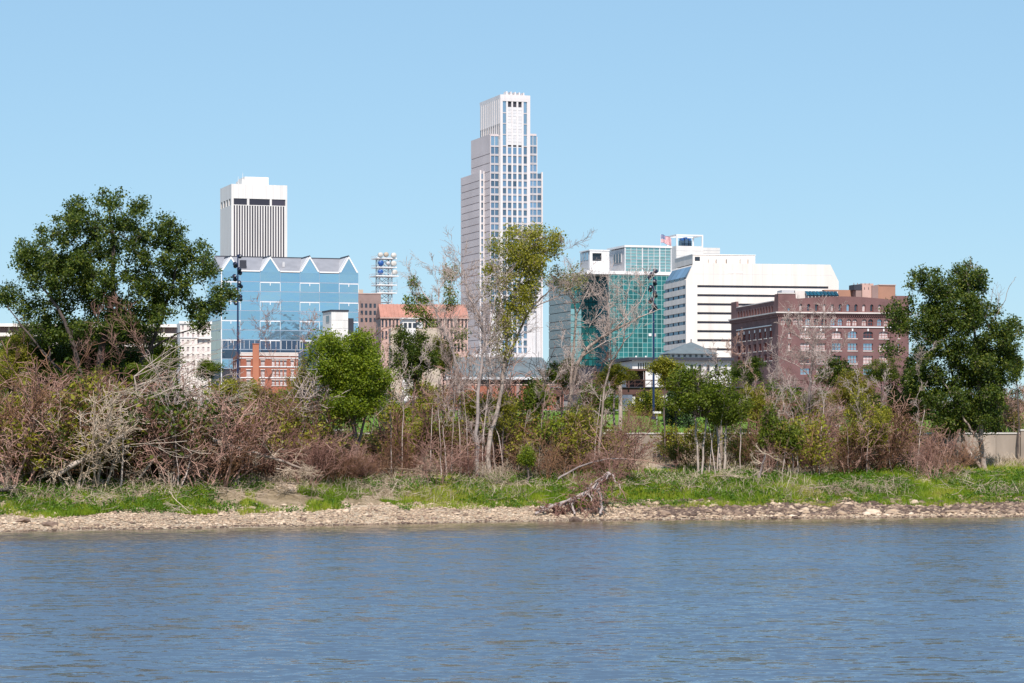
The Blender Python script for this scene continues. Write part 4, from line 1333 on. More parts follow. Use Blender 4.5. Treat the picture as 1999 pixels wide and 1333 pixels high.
# 14. floodlight masts
def mast(px, top, lamps, label, Y=300):
    c = P(px, 760, Y)
    zb = gzf(c.x, Y)
    o = empty('floodlight_mast', (c.x, Y, zb))
    tag(o, label, 'light mast', 'floodlight masts along the riverfront')
    s = Y / F
    H = lambda py: CAMZ + (HZ - py) * s - zb
    mesh_obj('pole', tube_mesh('pole', [((0, 0, 0), (0, 0, H(640)), .14, .115), ((0, 0, H(640)), (0, 0, H(top)), .115, .07)], 8, 'navy_paint'), o)
    mesh_obj('base_plate', tube_mesh('base', [((0, 0, 0), (0, 0, .35), .3, .3)], 8, 'navy_paint'), o)
    # one lamp head: a deep rounded housing with a flat glass front
    n = 12
    prof = [(0.0, -.26), (.12, -.25), (.21, -.17), (.25, -.02), (.25, .14), (.22, .17), (.0, .16)]
    V, Fs = [], []
    for r_, y in prof:
        for i in range(n):
            a = 2 * math.pi * i / n
            V.append((r_ * math.cos(a), -y, r_ * math.sin(a)))
    for k in range(len(prof) - 1):
        for i in range(n): Fs.append((k * n + i, k * n + (i + 1) % n, (k + 1) * n + (i + 1) % n, (k + 1) * n + i))
    head = poly_mesh('lamp_head', V, Fs, 'lamp_dark', True)
    for i, (lx, ly) in enumerate(lamps):
        x, z = (lx - px) * s, H(ly)
        y = -.25 if i % 2 else .2
        l = mesh_obj('lamp_head', head, o, (x, y, z))
        l.rotation_euler = (R(-25), 0, R(random.uniform(-50, 50)))
        mesh_obj('bracket', tube_mesh('bracket', [((0, 0, z - .1), (x, y, z), .035, .035)], 4, 'navy_paint'), o)
L1 = [(467.7, 500), (459.8, 515.5), (459.2, 519), (467.7, 526), (468.8, 532.7), (458.6, 539.5), (458.6, 545), (467.7, 552), (470, 558.6), (461, 565.4), (468.8, 578), (470, 584.6), (460, 591.4)]
mast(464.5, 497, L1, 'tall navy floodlight mast in front of the blue glass building')
L2 = [(1281, 529.3), (1272.6, 535.6), (1269, 541), (1278.5, 549), (1279.5, 553.5), (1271, 560.8), (1270, 565.6), (1278.5, 571.3), (1280.6, 577), (1272, 585), (1270, 589), (1278, 596.5), (1280.6, 600.7), (1271, 608)]
mast(1276.5, 525, L2, 'tall navy floodlight mast in front of the teal glass building')

# 15. flood wall on the river front: cast panels, piers and coping
def flood_wall():
    o = empty('flood_wall', (0, 0, 0))
    tag(o, 'long buff concrete flood wall with piers behind the riverbank brush', 'wall')
    xs = np.arange(-62, 64, 3.0)
    for i in range(len(xs) - 1):
        a, b_ = xs[i], xs[i + 1]
        ya, yb = float(D0(a)) + 39.3, float(D0(b_)) + 39.3
        L = math.hypot(b_ - a, yb - ya)
        p = mesh_obj('panel', box_mesh(round(L, 1) - .06, .3, 3.2, 'concrete'), o, ((a + b_) / 2, (ya + yb) / 2, 5.9))
        ang = math.atan2(yb - ya, b_ - a)
        p.rotation_euler = (0, 0, ang)
        c = mesh_obj('coping', box_mesh(round(L, 1) + .0, .5, .16, 'pale_concrete'), o, ((a + b_) / 2, (ya + yb) / 2, 7.58))
        c.rotation_euler = (0, 0, ang)
        if i % 3 == 0:
            q = mesh_obj('pier', box_mesh(.6, .6, 3.7, 'concrete'), o, (a, ya - .2, 6.0)); q.rotation_euler = (0, 0, ang)
            q = mesh_obj('pier_cap', box_mesh(.75, .75, .16, 'pale_concrete'), o, (a, ya - .2, 7.93)); q.rotation_euler = (0, 0, ang)
flood_wall()

# low brick gate post on the wall
def gate_post(px, py, Y, label):
    c = P(px, py, Y)
    o = empty('gate_post', (c.x, Y, c.z - 2.4)); tag(o, label, 'post')
    box('shaft', o, -.42, .42, -.4, .4, 0, 2.2, 'red_brick'); box('cap', o, -.52, .52, -.5, .5, 2.2, 2.36, 'pale_concrete')
gate_post(1303, 845, 263, 'short reddish brick gate post on the flood wall right of centre')

# white path bollard lights in the park
for px, py, lab in ((1283, 807, 'small white path lamp right of the central trees'), (1633, 839, 'small white path lamp left of the dark right-hand tree'), (1792, 842, 'small white path lamp under the dark right-hand tree'), (1692, 841, 'small white path lamp below the yellow-green tree')):
    Y = 285
    c = P(px, py, Y)
    zb = gzf(c.x, Y)
    o = empty('path_lamp', (c.x, Y, zb)); tag(o, lab, 'lamp', 'white path lamps in the park')
    h = c.z - zb
    mesh_obj('pole', tube_mesh('pole', [((0, 0, 0), (0, 0, max(.3, h)), .06, .05)], 6, 'steel_light'), o)
    box('lamp_head', o, -.45, .45, -.2, .2, max(.3, h), max(.3, h) + .22, 'white_trim')

# ---------------------------------------------------------------- plants
def rv(rnd):
    while True:
        x, y, z = rnd.uniform(-1, 1), rnd.uniform(-1, 1), rnd.uniform(-1, 1)
        l = x * x + y * y + z * z
        if 0.01 < l <= 1:
            l = math.sqrt(l); return x / l, y / l, z / l

def norm3(x, y, z):
    l = math.sqrt(x * x + y * y + z * z) or 1.0
    return x / l, y / l, z / l

def grow(S, tips, p, d, L, r, lvl, cfg, rnd):
    """recursive limb: S collects (p0, p1, r0, r1, level)"""
    ns = cfg['ns'][lvl]; step = L / ns
    wa, up = cfg['wander'][lvl], cfg['up'][lvl]
    wx, wy, wz = cfg.get('wind', (0, 0, 0))
    for i in range(ns):
        a, b_, c = rv(rnd)
        d = norm3(d[0] + a * wa + wx, d[1] + b_ * wa + wy, d[2] + c * wa + up + wz)
        q = (p[0] + d[0] * step, p[1] + d[1] * step, p[2] + d[2] * step)
        r1 = max(cfg['rmin'], r * (1 - 0.75 / ns))
        S.append((p, q, r, r1, lvl))
        if lvl < cfg['max'] and (i + 1) / ns >= cfg['start'][lvl]:
            n = cfg['kids'][lvl]
            k = int(n) + (1 if rnd.random() < n - int(n) else 0)
            for _ in range(k):
                a, b_, c = rv(rnd)
                t = cfg['spread'][lvl]
                e = norm3(d[0] + a * t, d[1] + b_ * t, d[2] + c * t)
                grow(S, tips, q, e, L * cfg['ratio'] * rnd.uniform(.6, 1.15) * (1 - .35 * i / ns), max(cfg['rmin'], r1 * cfg['rr']), lvl + 1, cfg, rnd)
        p, r = q, r1
    tips.append((p, d, lvl))

def leaf_arrays(C, size, rng, up=0.35, aspect=0.62):
    """rhombic leaves centred on C (n,3)"""
    n = len(C)
    nrm = rng.normal(size=(n, 3)); nrm[:, 2] += up * 2; nrm[:, 1] -= up
    nrm /= np.linalg.norm(nrm, axis=1, keepdims=True)
    t = rng.normal(size=(n, 3)); t -= (t * nrm).sum(1, keepdims=True) * nrm
    t /= np.linalg.norm(t, axis=1, keepdims=True)
    b_ = np.cross(nrm, t)
    s = size * rng.uniform(.4, 1.5, size=(n, 1))
    fold = nrm * s * .12
    V = np.stack([C - t * s, C - b_ * s * aspect + fold, C + t * s, C + b_ * s * aspect + fold], 1)
    Fq = np.arange(n * 4).reshape(n, 4)
    return V.reshape(-1, 3), Fq

def clump_points(pts, per, sig, rng):
    pts = np.asarray(pts, float)
    idx = np.repeat(np.arange(len(pts)), per)
    return pts[idx] + rng.normal(size=(len(idx), 3)) * sig, idx

def finish_tree(root, S, leafC, tintv, bark, lmat, lsize, rng, thick=0.07, twig=None):
    o = Vector(root.location)
    ov = np.array([o.x, o.y, o.z])
    th = [s[:4] for s in S if s[2] >= thick]
    tn = [s[:4] for s in S if s[2] < thick]
    if th:
        V, Fq = seg_arrays(th, 7)
        mesh_obj('trunk', np_mesh('trunk', V - ov, Fq, bark, smooth=True), root)
    if tn:
        V, Fq = seg_arrays(tn, 3)
        mesh_obj('branches', np_mesh('branches', V - ov, Fq, twig or bark, smooth=True), root)
    if leafC is not None and len(leafC):
        V, Fq = leaf_arrays(leafC, lsize, rng)
        mesh_obj('crown', np_mesh('crown', V - ov, Fq, lmat, tint=tintv), root)

def polyline(pts, r0, r1, S, rnd, jit=.0, lvl=0, sub=4):
    """Catmull-like smooth limb through the given points; returns sampled points with radii"""
    out = []
    n = len(pts)
    for i in range(n - 1):
        p0, p1, p2, p3 = pts[max(0, i - 1)], pts[i], pts[i + 1], pts[min(n - 1, i + 2)]
        for k in range(sub):
            t = k / sub
            q = 0.5 * ((2 * p1) + (p2 - p0) * t + (2 * p0 - 5 * p1 + 4 * p2 - p3) * t * t + (3 * p1 - p0 - 3 * p2 + p3) * t ** 3)
            if out: q = q + Vector((rnd.gauss(0, jit), rnd.gauss(0, jit), rnd.gauss(0, jit * .5)))
            out.append(q)
    out.append(pts[-1])
    m = len(out) - 1
    res = []
    for i, q in enumerate(out): res.append((q, r0 + (r1 - r0) * i / m))
    for i in range(m): S.append((tuple(out[i]), tuple(out[i + 1]), res[i][1], res[i + 1][1], lvl))
    return res

TWIG = dict(ns=[4, 3, 2], wander=[.25, .3, .35], up=[.10, .06, .05], start=[.2, .3, 1], kids=[1.6, 1.8, 0], spread=[.75, .8, .8], ratio=.62, rr=.62, rmin=.012, max=2)

def lobed_tree(name, label, Y, trunks, lobes, bark, lmat, lsize=.16, group=None, seed=1, depth=.75, clump=.30, per=9, tpl=14, limbs=(), twig_cfg=None, twigs_per_limb=0, twig=None, cat='tree', ztrunk=None, tint=(0, 1), twr=.03):
    """trunks/limbs: lists of (points in photograph pixels (px, py, dy), r0, r1). lobes: (px, py, rx, ry, leaf density)."""
    rnd = random.Random(seed); rng = np.random.default_rng(seed)
    s = Y / F
    S, attach = [], []
    root = None
    for pts, r0, r1 in trunks:
        W = [P(p[0], p[1], Y + (p[2] if len(p) > 2 else 0)) for p in pts]
        if root is None:
            root = empty(name, (W[0].x, W[0].y, gzf(W[0].x, W[0].y))); tag(root, label, cat, group)
        near = min(attach, key=lambda t: (t[0] - W[0]).length) if attach else None
        if near and (near[0] - W[0]).length < 1.6:      # a second trunk springs from the first
            W[0] = near[0].copy()
        else:                                           # rooted in the ground
            gz0 = gzf(W[0].x, W[0].y) - .15
            if W[0].z - gz0 > 1.0: W.insert(0, Vector((W[0].x - (W[1].x - W[0].x) * .15, W[0].y, gz0)))
            else: W[0].z = gz0
        attach += polyline(W, r0, r1, S, rnd, .05, 0)
    cfg = dict(TWIG); cfg.update(twig_cfg or {})
    tips = []
    for pts, r0, r1 in limbs:
        W = [P(p[0], p[1], Y + (p[2] if len(p) > 2 else 0)) for p in pts]
        res = polyline(W, r0, r1, S, rnd, .06, 1)
        attach += res
    if twigs_per_limb:
        base = attach[3:]
        for _ in range(int(twigs_per_limb * max(1, len(limbs)))):
            q, r = base[rnd.randrange(len(base))]
            a, b_, c = rv(rnd)
            grow(S, tips, tuple(q), norm3(a, b_ * .8, abs(c) * .7 + .25), rnd.uniform(.8, 2.4), min(twr, r * .6), 0, cfg, rnd)
    ends = []
    full = []
    for (lx, ly, rx, ry, dens) in lobes:      # break every lobe into a core and smaller tufts round its rim
        full.append((lx, ly, rx * .66, ry * .66, dens))
        a0 = rnd.uniform(0, 6.283)
        for k in range(6):
            a = a0 + k * 1.047 + rnd.uniform(-.5, .5); f = rnd.uniform(.5, 1.2); g_ = rnd.uniform(.2, .42)
            full.append((lx + rx * f * math.cos(a), ly + ry * f * math.sin(a), rx * g_, ry * g_, dens))
    for (lx, ly, rx, ry, dens) in sorted(full, key=lambda l: -l[1]):
        rx, ry = rx * s, ry * s
        dr = (rx + ry) / 2
        c = P(lx, ly, Y + rnd.uniform(-1, 1) * depth * 3.0)
        best, bc = None, 1e9
        for q, r in attach:
            dd = (c - q).length
            cost = dd + 2.2 * max(0, q.z - c.z + .35 * dd)
            if cost < bc: best, bc = (q, r), cost
        q, r = best
        dist = (c - q).length
        ctl = q + (c - q) * .5 + Vector((rnd.gauss(0, .08), rnd.gauss(0, .08), .10)) * dist
        rl = min(r * .65, .025 * dist + .03)
        res = polyline([q, ctl, c], max(.02, rl), .02, S, rnd, .05, 1, 2)
        attach += res[2:]
        nb = max(6, int(tpl * (rx * ry) * 2.7 + 5))
        for _ in range(nb):
            a = res[rnd.randrange(len(res) // 2, len(res))][0]
            ux, uy, uz = rv(rnd)
            f = rnd.uniform(.35, 1.0) ** .6
            e = c + Vector((ux * rx * f, uy * dr * f, uz * ry * f))
            mid = a + (e - a) * .5 + Vector((rnd.gauss(0, .1), rnd.gauss(0, .1), .06 * (e - a).length))
            if rnd.random() < .45:
                S.append((tuple(a), tuple(mid), .022, .016, 2)); S.append((tuple(mid), tuple(e), .016, .01, 2))
            if rnd.random() < dens: ends.append(e)
            if rnd.random() < dens * .9: ends.append(mid + (e - mid) * rnd.uniform(.2, .7))
            if rnd.random() < dens * .7: ends.append(c + (e - c) * rnd.uniform(.1, 1) + Vector((rnd.gauss(0, .15), rnd.gauss(0, .15), rnd.gauss(0, .15))))
    leafC = tv = None
    if ends:
        E = np.array([tuple(e) for e in ends])
        leafC, idx = clump_points(E, max(3, int(per * .52)), clump * .95, rng)
        base = rng.uniform(0, 1, len(E)) * .55
        tv = np.clip(base[idx] + rng.uniform(0, .45, len(idx)), 0, 1) * (tint[1] - tint[0]) + tint[0]
    finish_tree(root, S, leafC, tv, bark, lmat, lsize, rng, twig=twig)
    return root

def zl(lst, ox, oy, k, dens=1.0):
    return [(ox + l[0] / k, oy + l[1] / k, l[2] / k, l[3] / k, l[4] if len(l) > 4 else dens) for l in lst]
def zp(lst, ox, oy, k):
    return [(ox + l[0] / k, oy + l[1] / k, l[2] if len(l) > 2 else 0) for l in lst]

def auto_lobes(px, py, rx, ry, n, lr, seed, dens=1.0):
    rnd = random.Random(seed)
    out = []
    for _ in range(n):
        a, f = rnd.uniform(0, 6.283), math.sqrt(rnd.random())
        out.append((px + (rx - lr * .6) * f * math.cos(a), py + (ry - lr * .6) * f * math.sin(a), lr * rnd.uniform(.7, 1.25), lr * rnd.uniform(.6, 1.0), dens))
    return out

# --- the big cottonwood on the left
K = 3.808
lob = zl([(600, 250, 110, 90), (820, 165, 90, 65), (1030, 205, 55, 60), (870, 330, 150, 100), (700, 420, 140, 100), (430, 400, 120, 90), (240, 540, 100, 80), (190, 620, 60, 100), (450, 580, 130, 100),
          (640, 600, 140, 100), (850, 540, 140, 110), (1060, 450, 120, 110), (1230, 360, 95, 90), (1260, 500, 110, 100), (1410, 530, 80, 80), (1530, 580, 40, 50, .7), (1430, 690, 90, 80, .85), (1570, 680, 50, 40, .7),
          (1670, 850, 80, 60), (1490, 950, 95, 65), (1290, 720, 90, 90), (1180, 860, 90, 100), (990, 740, 80, 80, .8), (800, 760, 130, 110), (620, 790, 130, 120), (740, 930, 140, 110), (430, 760, 90, 90, .8),
          (260, 740, 70, 60, .8), (60, 870, 70, 80), (230, 960, 90, 80, .9), (900, 930, 90, 90), (860, 1060, 160, 90), (330, 1080, 90, 80), (620, 1110, 110, 70, .8), (1100, 640, 80, 80, .9), (1480, 1060, 60, 50), (540, 300, 60, 60), (1000, 1000, 90, 70), (1620, 930, 50, 40), (540, 690, 120, 100), (340, 650, 100, 90), (1180, 990, 90, 70), (390, 1170, 110, 70), (520, 1130, 100, 70), (770, 1160, 140, 70), (1000, 1130, 110, 70), (430, 900, 90, 80), (1080, 780, 80, 80), (1350, 850, 80, 80, .8)], 0, 350, K)
lobed_tree('cottonwood_tree', 'large dark green cottonwood with a broad ragged crown at the left', 233,
           [([(205, 900, 0), (200, 800, 0), (196, 700, .5), (215, 600, 0), (222, 500, 0), (214, 420, 0)], .50, .10),
            ([(190, 880, 0), (165, 760, -1), (138, 660, -1.5), (112, 600, -2), (80, 560, -2)], .30, .08),
            ([(215, 880, 1), (250, 760, 1.5), (300, 660, 1), (330, 580, 0), (345, 520, 0)], .30, .07),
            ([(165, 762, -1), (110, 715, -1.5), (55, 650, -2), (15, 600, -2)], .16, .05)],
           lob, 'bark_dark', 'leaf_dark', .115, seed=11, depth=1.3, per=16, clump=.30, tpl=14)

# --- the dark tree on the right
K = 2.4235
lob = zl([(560, 130, 60, 60), (480, 120, 50, 50), (690, 85, 55, 45), (760, 110, 40, 50), (620, 200, 75, 60), (720, 210, 70, 70), (530, 240, 85, 70), (375, 270, 50, 55), (395, 330, 45, 35), (560, 350, 100, 80),
          (700, 330, 95, 80), (830, 330, 75, 60), (880, 400, 55, 70), (940, 350, 30, 40, .8), (640, 460, 120, 80), (780, 450, 110, 80), (560, 560, 105, 80), (700, 580, 120, 80), (850, 510, 60, 60), (480, 470, 50, 55),
          (540, 680, 75, 60), (640, 720, 85, 70), (800, 660, 65, 70), (820, 760, 55, 60), (600, 790, 70, 45), (730, 790, 70, 45, .8), (450, 650, 50, 60), (760, 560, 90, 80), (345, 440, 35, 30, .7), (620, 820, 60, 30), (620, 300, 90, 80), (490, 330, 60, 60), (760, 270, 60, 60), (860, 600, 60, 60), (500, 600, 70, 70), (690, 680, 90, 70), (900, 470, 45, 50), (440, 560, 45, 55), (760, 700, 70, 60), (690, 150, 50, 50)], 1600, 500, K)
lobed_tree('cottonwood_tree', 'tall dense dark green tree with two pale trunks at the right', 257,
           [([(1924, 918, 0), (1916, 860, 0), (1914, 800, 0), (1908, 700, 0), (1895, 600, 0), (1888, 540, 0)], .30, .07),
            ([(1918, 922, .2), (1884, 868, 1), (1870, 780, 1), (1848, 680, 1), (1830, 590, .5)], .26, .07),
            ([(1916, 862, 0), (1890, 830, -.5), (1862, 780, -1), (1840, 740, -1)], .14, .05)],
           lob, 'bark_pale', 'leaf_dark', .115, seed=12, depth=1.0, per=16, clump=.30, tpl=15,
           limbs=[([(1930, 640, 0), (1950, 610, 0), (1972, 560, 0), (1985, 540, 0)], .05, .02), ([(1925, 620, 0), (1936, 590, 0), (1940, 560, 0)], .05, .02)], twigs_per_limb=4)

# --- round bright green tree
lob = zl([(1230, 650, 130, 80), (1480, 615, 110, 80), (1110, 650, 70, 70, .5), (1330, 760, 180, 130), (1540, 760, 130, 110), (1180, 830, 120, 110, .8), (1640, 900, 130, 110), (1420, 930, 170, 120), (1260, 980, 130, 100), (1680, 1040, 120, 90), (1400, 1090, 140, 100), (1560, 1130, 140, 90), (1760, 970, 50, 60), (1330, 1200, 120, 80), (1520, 600, 70, 50), (1250, 620, 60, 50), (1640, 720, 50, 60), (1480, 1230, 130, 80), (1650, 1180, 110, 70), (1290, 1290, 90, 60), (1430, 800, 180, 150), (1350, 920, 180, 150), (1560, 940, 170, 150), (1460, 1080, 180, 140), (1450, 1300, 150, 70)], 390, 540, 4.876)
lobed_tree('rounded_tree', 'rounded bright yellow-green tree standing alone left of centre', 231,
           [([(698, 935, 0), (694, 860, 0), (690, 790, 0), (685, 730, 0), (680, 690, 0)], .28, .06), ([(700, 880, 0), (715, 810, .5), (728, 750, .5)], .16, .05), ([(694, 850, 0), (672, 790, -.5), (655, 730, -.5)], .16, .05)],
           lob, 'bark_dark', 'leaf_bright', .095, seed=13, depth=.9, per=18, clump=.34, tpl=22)

# --- central tall tree, yellowish leaves
K = 2.962
lob = zl([(740, 190, 45, 50), (860, 165, 60, 45), (985, 190, 40, 25, .8), (955, 250, 50, 50), (860, 260, 70, 60), (770, 285, 60, 60), (640, 240, 35, 35, .6), (620, 370, 38, 28, .8), (760, 380, 65, 55), (840, 450, 55, 45), (885, 390, 50, 40),
          (830, 520, 45, 40), (700, 440, 45, 40, .6), (680, 640, 45, 38, .8), (735, 590, 55, 50, .8), (660, 720, 45, 40, .5), (725, 700, 50, 50, .5), (790, 560, 50, 40, .8), (870, 330, 60, 50), (700, 260, 30, 40, .6), (640, 560, 35, 35, .35), (690, 860, 40, 40, .3), (650, 800, 40, 40, .3), (800, 620, 40, 40, .4), (600, 480, 30, 30, .4), (740, 780, 40, 40, .3), (760, 480, 45, 40, .6)], 750, 400, K)
lobed_tree('slender_tree', 'tall slender half-bare tree with yellowish leaves before the skyscraper', 239,
           [(zp([(610, 1340, 0), (645, 1240, 0), (690, 980, 0), (705, 820, 0), (725, 640, 0), (790, 420, 0), (850, 250, 0)], 750, 400, K), .26, .05),
            (zp([(690, 980, 0), (770, 760, .5), (850, 600, .5), (930, 520, .5), (1000, 470, .5)], 750, 400, K), .15, .04),
            (zp([(705, 820, 0), (690, 620, -.5), (650, 420, -.5), (625, 330, -.5)], 750, 400, K), .12, .03)],
           lob, 'bark_pale', 'leaf_olive', .10, seed=14, depth=.7, per=12, clump=.33, tpl=17,
           limbs=[(zp([(860, 600), (980, 540), (1080, 480), (1150, 440)], 750, 400, K), .07, .02), (zp([(900, 300), (1000, 290), (1060, 245)], 750, 400, K), .05, .015)], twigs_per_limb=34, twig='twig_grey')

# --- bare dark-limbed tree just left of it
lobed_tree('bare_tree', 'leafless thin dark-limbed tree in front of the skyscraper\'s left flank', 237,
           [(zp([(540, 1330, 0), (545, 1090, 0), (575, 870, 0), (568, 700, 0), (530, 600, 0), (480, 500, 0), (445, 330, 0)], 750, 400, K), .20, .03),
            (zp([(570, 720, 0), (520, 620, .6), (470, 420, .8), (430, 270, 1)], 750, 400, K), .07, .02),
            (zp([(575, 850, 0), (600, 780, -.5), (640, 560, -.5), (650, 480, -.8)], 750, 400, K), .07, .02)],
           [], 'bark_grey', 'leaf_olive', seed=15, limbs=[(zp([(590, 900), (630, 960), (640, 1010)], 750, 400, K), .04, .015), (zp([(540, 640), (500, 610), (470, 600)], 750, 400, K), .04, .015)], twigs_per_limb=40, twig='twig_grey')

# --- big bare tree before the teal building
K = 2.962
lobed_tree('bare_tree', 'spreading leafless pinkish tree with thick limbs before the teal glass building', 243,
           [(zp([(1060, 1340, 0), (1080, 1100, 0), (1140, 880, 0), (1250, 770, 0), (1400, 690, 0), (1500, 640, 0), (1600, 600, 0)], 750, 400, K), .27, .03),
            (zp([(1080, 1110, 0), (1095, 880, .5), (1110, 650, .5), (1085, 520, .5), (1060, 440, .5)], 750, 400, K), .15, .03),
            (zp([(1110, 650, .5), (1170, 510, .5), (1200, 440, .5)], 750, 400, K), .08, .02),
            (zp([(1250, 1300, 1), (1290, 1000, 1), (1310, 900, 1), (1300, 620, 1), (1275, 470, 1)], 750, 400, K), .14, .03),
            (zp([(1300, 920, 1), (1370, 820, .5), (1430, 750, .5)], 750, 400, K), .10, .05),
            (zp([(1380, 800, .5), (1400, 560, .5), (1430, 420, .5)], 750, 400, K), .07, .02),
            (zp([(1240, 780, 0), (1330, 720, -1), (1480, 560, -1), (1540, 420, -1)], 750, 400, K), .10, .02),
            (zp([(1140, 880, 0), (1230, 820, -1), (1310, 780, -1), (1450, 740, -1)], 750, 400, K), .08, .02),
            (zp([(1300, 640, 1), (1220, 520, 1.4), (1180, 440, 1.4)], 750, 400, K), .06, .02)],
           zl([(1000, 385, 40, 35, .6), (1085, 400, 50, 40, .65), (1050, 470, 60, 40, .6), (1130, 440, 40, 40, .5), (1010, 440, 35, 30, .5)], 750, 400, K), 'bark_pale', 'leaf_pale', .10, seed=16, per=6, clump=.28, tpl=14,
           limbs=[([(1150, 640, 0), (1180, 600, 0), (1215, 590, 0)], .05, .02)], twigs_per_limb=110, twig='twig_grey', twr=.035)

# --- sparse tree left of the skyscraper
K = 6.058
lobed_tree('sparse_tree', 'crooked half-dead tree with clusters of green leaves before the terracotta roof', 252,
           [(zp([(1330, 2300, 0), (1190, 1280, 0), (1030, 960, 0), (975, 740, 0), (830, 560, 0), (770, 460, 0)], 690, 480, K), .19, .03),
            (zp([(1000, 800, 0), (1015, 640, .4), (990, 400, .4), (950, 220, .4)], 690, 480, K), .06, .02),
            (zp([(1080, 1050, 0), (1090, 800, .4), (1150, 560, .4), (1160, 330, .4)], 690, 480, K), .07, .02),
            (zp([(1200, 1180, 0), (1260, 1080, -.4), (1300, 1000, -.4)], 690, 480, K), .06, .02),
            (zp([(950, 720, 0), (820, 700, -.4), (720, 620, -.4), (700, 450, -.4)], 690, 480, K), .06, .02)],
           zl([(710, 440, 35, 55, .8), (700, 640, 65, 50, .8), (830, 650, 65, 55, .8), (1140, 560, 60, 80, .7), (700, 740, 80, 50, .7), (800, 830, 80, 70, .8), (900, 900, 80, 70, .8), (1280, 1080, 80, 100, .6), (1150, 690, 60, 50, .5)], 690, 480, K),
           'bark_grey', 'leaf_mid', .10, seed=17, per=9, clump=.22, tpl=16, depth=.4, limbs=[(zp([(1160, 420), (1210, 380), (1240, 350)], 690, 480, K), .03, .015)], twigs_per_limb=45, twig='twig_grey')
lobed_tree('sparse_tree', 'small pale yellow-leaved treetop left of the skyscraper', 256, [([(893, 900, 0), (885, 760, 0), (880, 650, 0), (881, 560, 0)], .10, .02)],
           zl([(1110, 310, 45, 40, .6), (1190, 300, 45, 45, .6), (1140, 380, 45, 30, .5)], 690, 480, K), 'bark_grey', 'leaf_pale', .10, seed=18, per=8, clump=.25, tpl=14, depth=.3, twigs_per_limb=18, twig='twig_pink')

# --- leafy trees and bushes placed by their crown ellipse
def bush_proto(seed, rad, n, lr):
    """one bush crown grown at real size 'rad' metres, stored in unit size: (branches, leaves)"""
    rnd = random.Random(seed); rng = np.random.default_rng(seed)
    S, ends = [], []
    for k in range(n):
        u = rv(rnd); f = rnd.random() ** .45 * (1 - lr * .6)
        c = Vector((u[0] * f, u[1] * f, u[2] * f)) * rad
        a = Vector((c.x * .2, c.y * .2, -rad * .8))
        mid = a + (c - a) * .5 + Vector((rnd.gauss(0, .08), rnd.gauss(0, .08), .05)) * rad
        S += [(tuple(a), tuple(mid), .04, .03), (tuple(mid), tuple(c), .03, .018)]
        tufts = [(c, lr * rad * .75)]
        for j in range(4):
            v = rv(rnd); tufts.append((c + Vector(v) * lr * rad * rnd.uniform(.5, .95), lr * rad * rnd.uniform(.3, .55)))
        for tc, tr_ in tufts:
            for j in range(int(6 + 42 * tr_ * tr_)):
                v = rv(rnd); e_ = tc + Vector(v) * tr_ * rnd.uniform(.3, 1)
                if rnd.random() < .35: S.append((tuple(c), tuple(e_), .018, .01))
                ends += [e_, tc + (e_ - tc) * rnd.uniform(.2, .9)]
    V, Fq = seg_arrays(S, 3)
    br = np_mesh('branches', V / rad, Fq, 'bark_dark', smooth=True)
    E = np.array([tuple(x) for x in ends])
    C, idx = clump_points(E, 5, .22, rng)
    V, Fq = leaf_arrays(C, .085, rng)
    base = rng.uniform(0, .55, len(E))
    return br, V / rad, Fq, np.clip(base[idx] + rng.uniform(0, .45, len(C)), 0, 1)
BUSH = {'s': [bush_proto(501 + i, 1.5, 15, .42) for i in range(4)], 'l': [bush_proto(511 + i, 2.7, 26, .33) for i in range(4)]}
_crown = {}
def leafy(name, label, px, py, rx, ry, Y, n, lr, lm, seed, bark='bark_dark', base=None, size=.13, dens=.9, per=10, clump=.26, stems=1, group=None, twigs=0, tr=.10, tpl=14, cat=None, depth=None):
    rnd = random.Random(seed)
    s = Y / F
    c = P(px, py, Y); zb = gzf(c.x, Y)
    root = empty(name, (c.x, Y, zb)); tag(root, label, cat or ('shrub' if 'shrub' in name or 'bush' in name else 'tree'), group)
    S, tips = [], []
    for k in range(stems):
        dx = 0 if stems == 1 else (k - (stems - 1) / 2) * rx * s * .8 / stems
        polyline([Vector((c.x + dx * .25 + rnd.uniform(-.15, .15), Y + rnd.uniform(-.3, .3), zb - .15)), Vector((c.x + dx * .6 + rnd.uniform(-.2, .2), Y, (zb + c.z) / 2)), Vector((c.x + dx, Y, c.z - ry * s * .2)), Vector((c.x + dx * 1.2, Y, c.z + ry * s * .5))], tr, .03, S, rnd, .04)
    cfg = dict(TWIG)
    for _ in range(twigs // 2):
        q = S[rnd.randrange(len(S) // 2, len(S))][1]; u = rv(rnd)
        grow(S, tips, q, norm3(u[0], u[1], abs(u[2]) * .6 + .2), rnd.uniform(.5, 1.0) * rx * s, .018, 0, dict(cfg, rmin=.010), rnd)
    finish_tree(root, S, None, None, bark, None, 0, None, thick=.05, twig='twig_pink' if twigs else bark)
    kind = 'l' if max(rx, ry) * s > 2.0 else 's'
    i = rnd.randrange(4)
    dk = round(max(.25, dens) * 5) / 5
    key = (kind, i, lm, dk)
    br, V, Fq, tv = BUSH[kind][i]
    if key not in _crown:
        m_ = int(len(Fq) / 5 * dk) * 5
        rng = np.random.default_rng(seed)
        pick = rng.permutation(len(Fq) // 5)[: m_ // 5]
        sel = (pick[:, None] * 5 + np.arange(5)[None]).ravel()
        Vs = V.reshape(-1, 4, 3)[sel].reshape(-1, 3)
        _crown[key] = np_mesh('crown', Vs, np.arange(len(sel) * 4).reshape(-1, 4), lm, tint=tv[sel])
    rot = rnd.uniform(0, 6.283)
    for nm, me in (('crown', _crown[key]), ('branches', br)):
        o = mesh_obj(nm, me, root, (0, 0, c.z - zb))
        o.scale = (rx * s * 1.08, rx * s * 1.0, ry * s * 1.08)
        o.rotation_euler = (0, 0, rot)
    return root

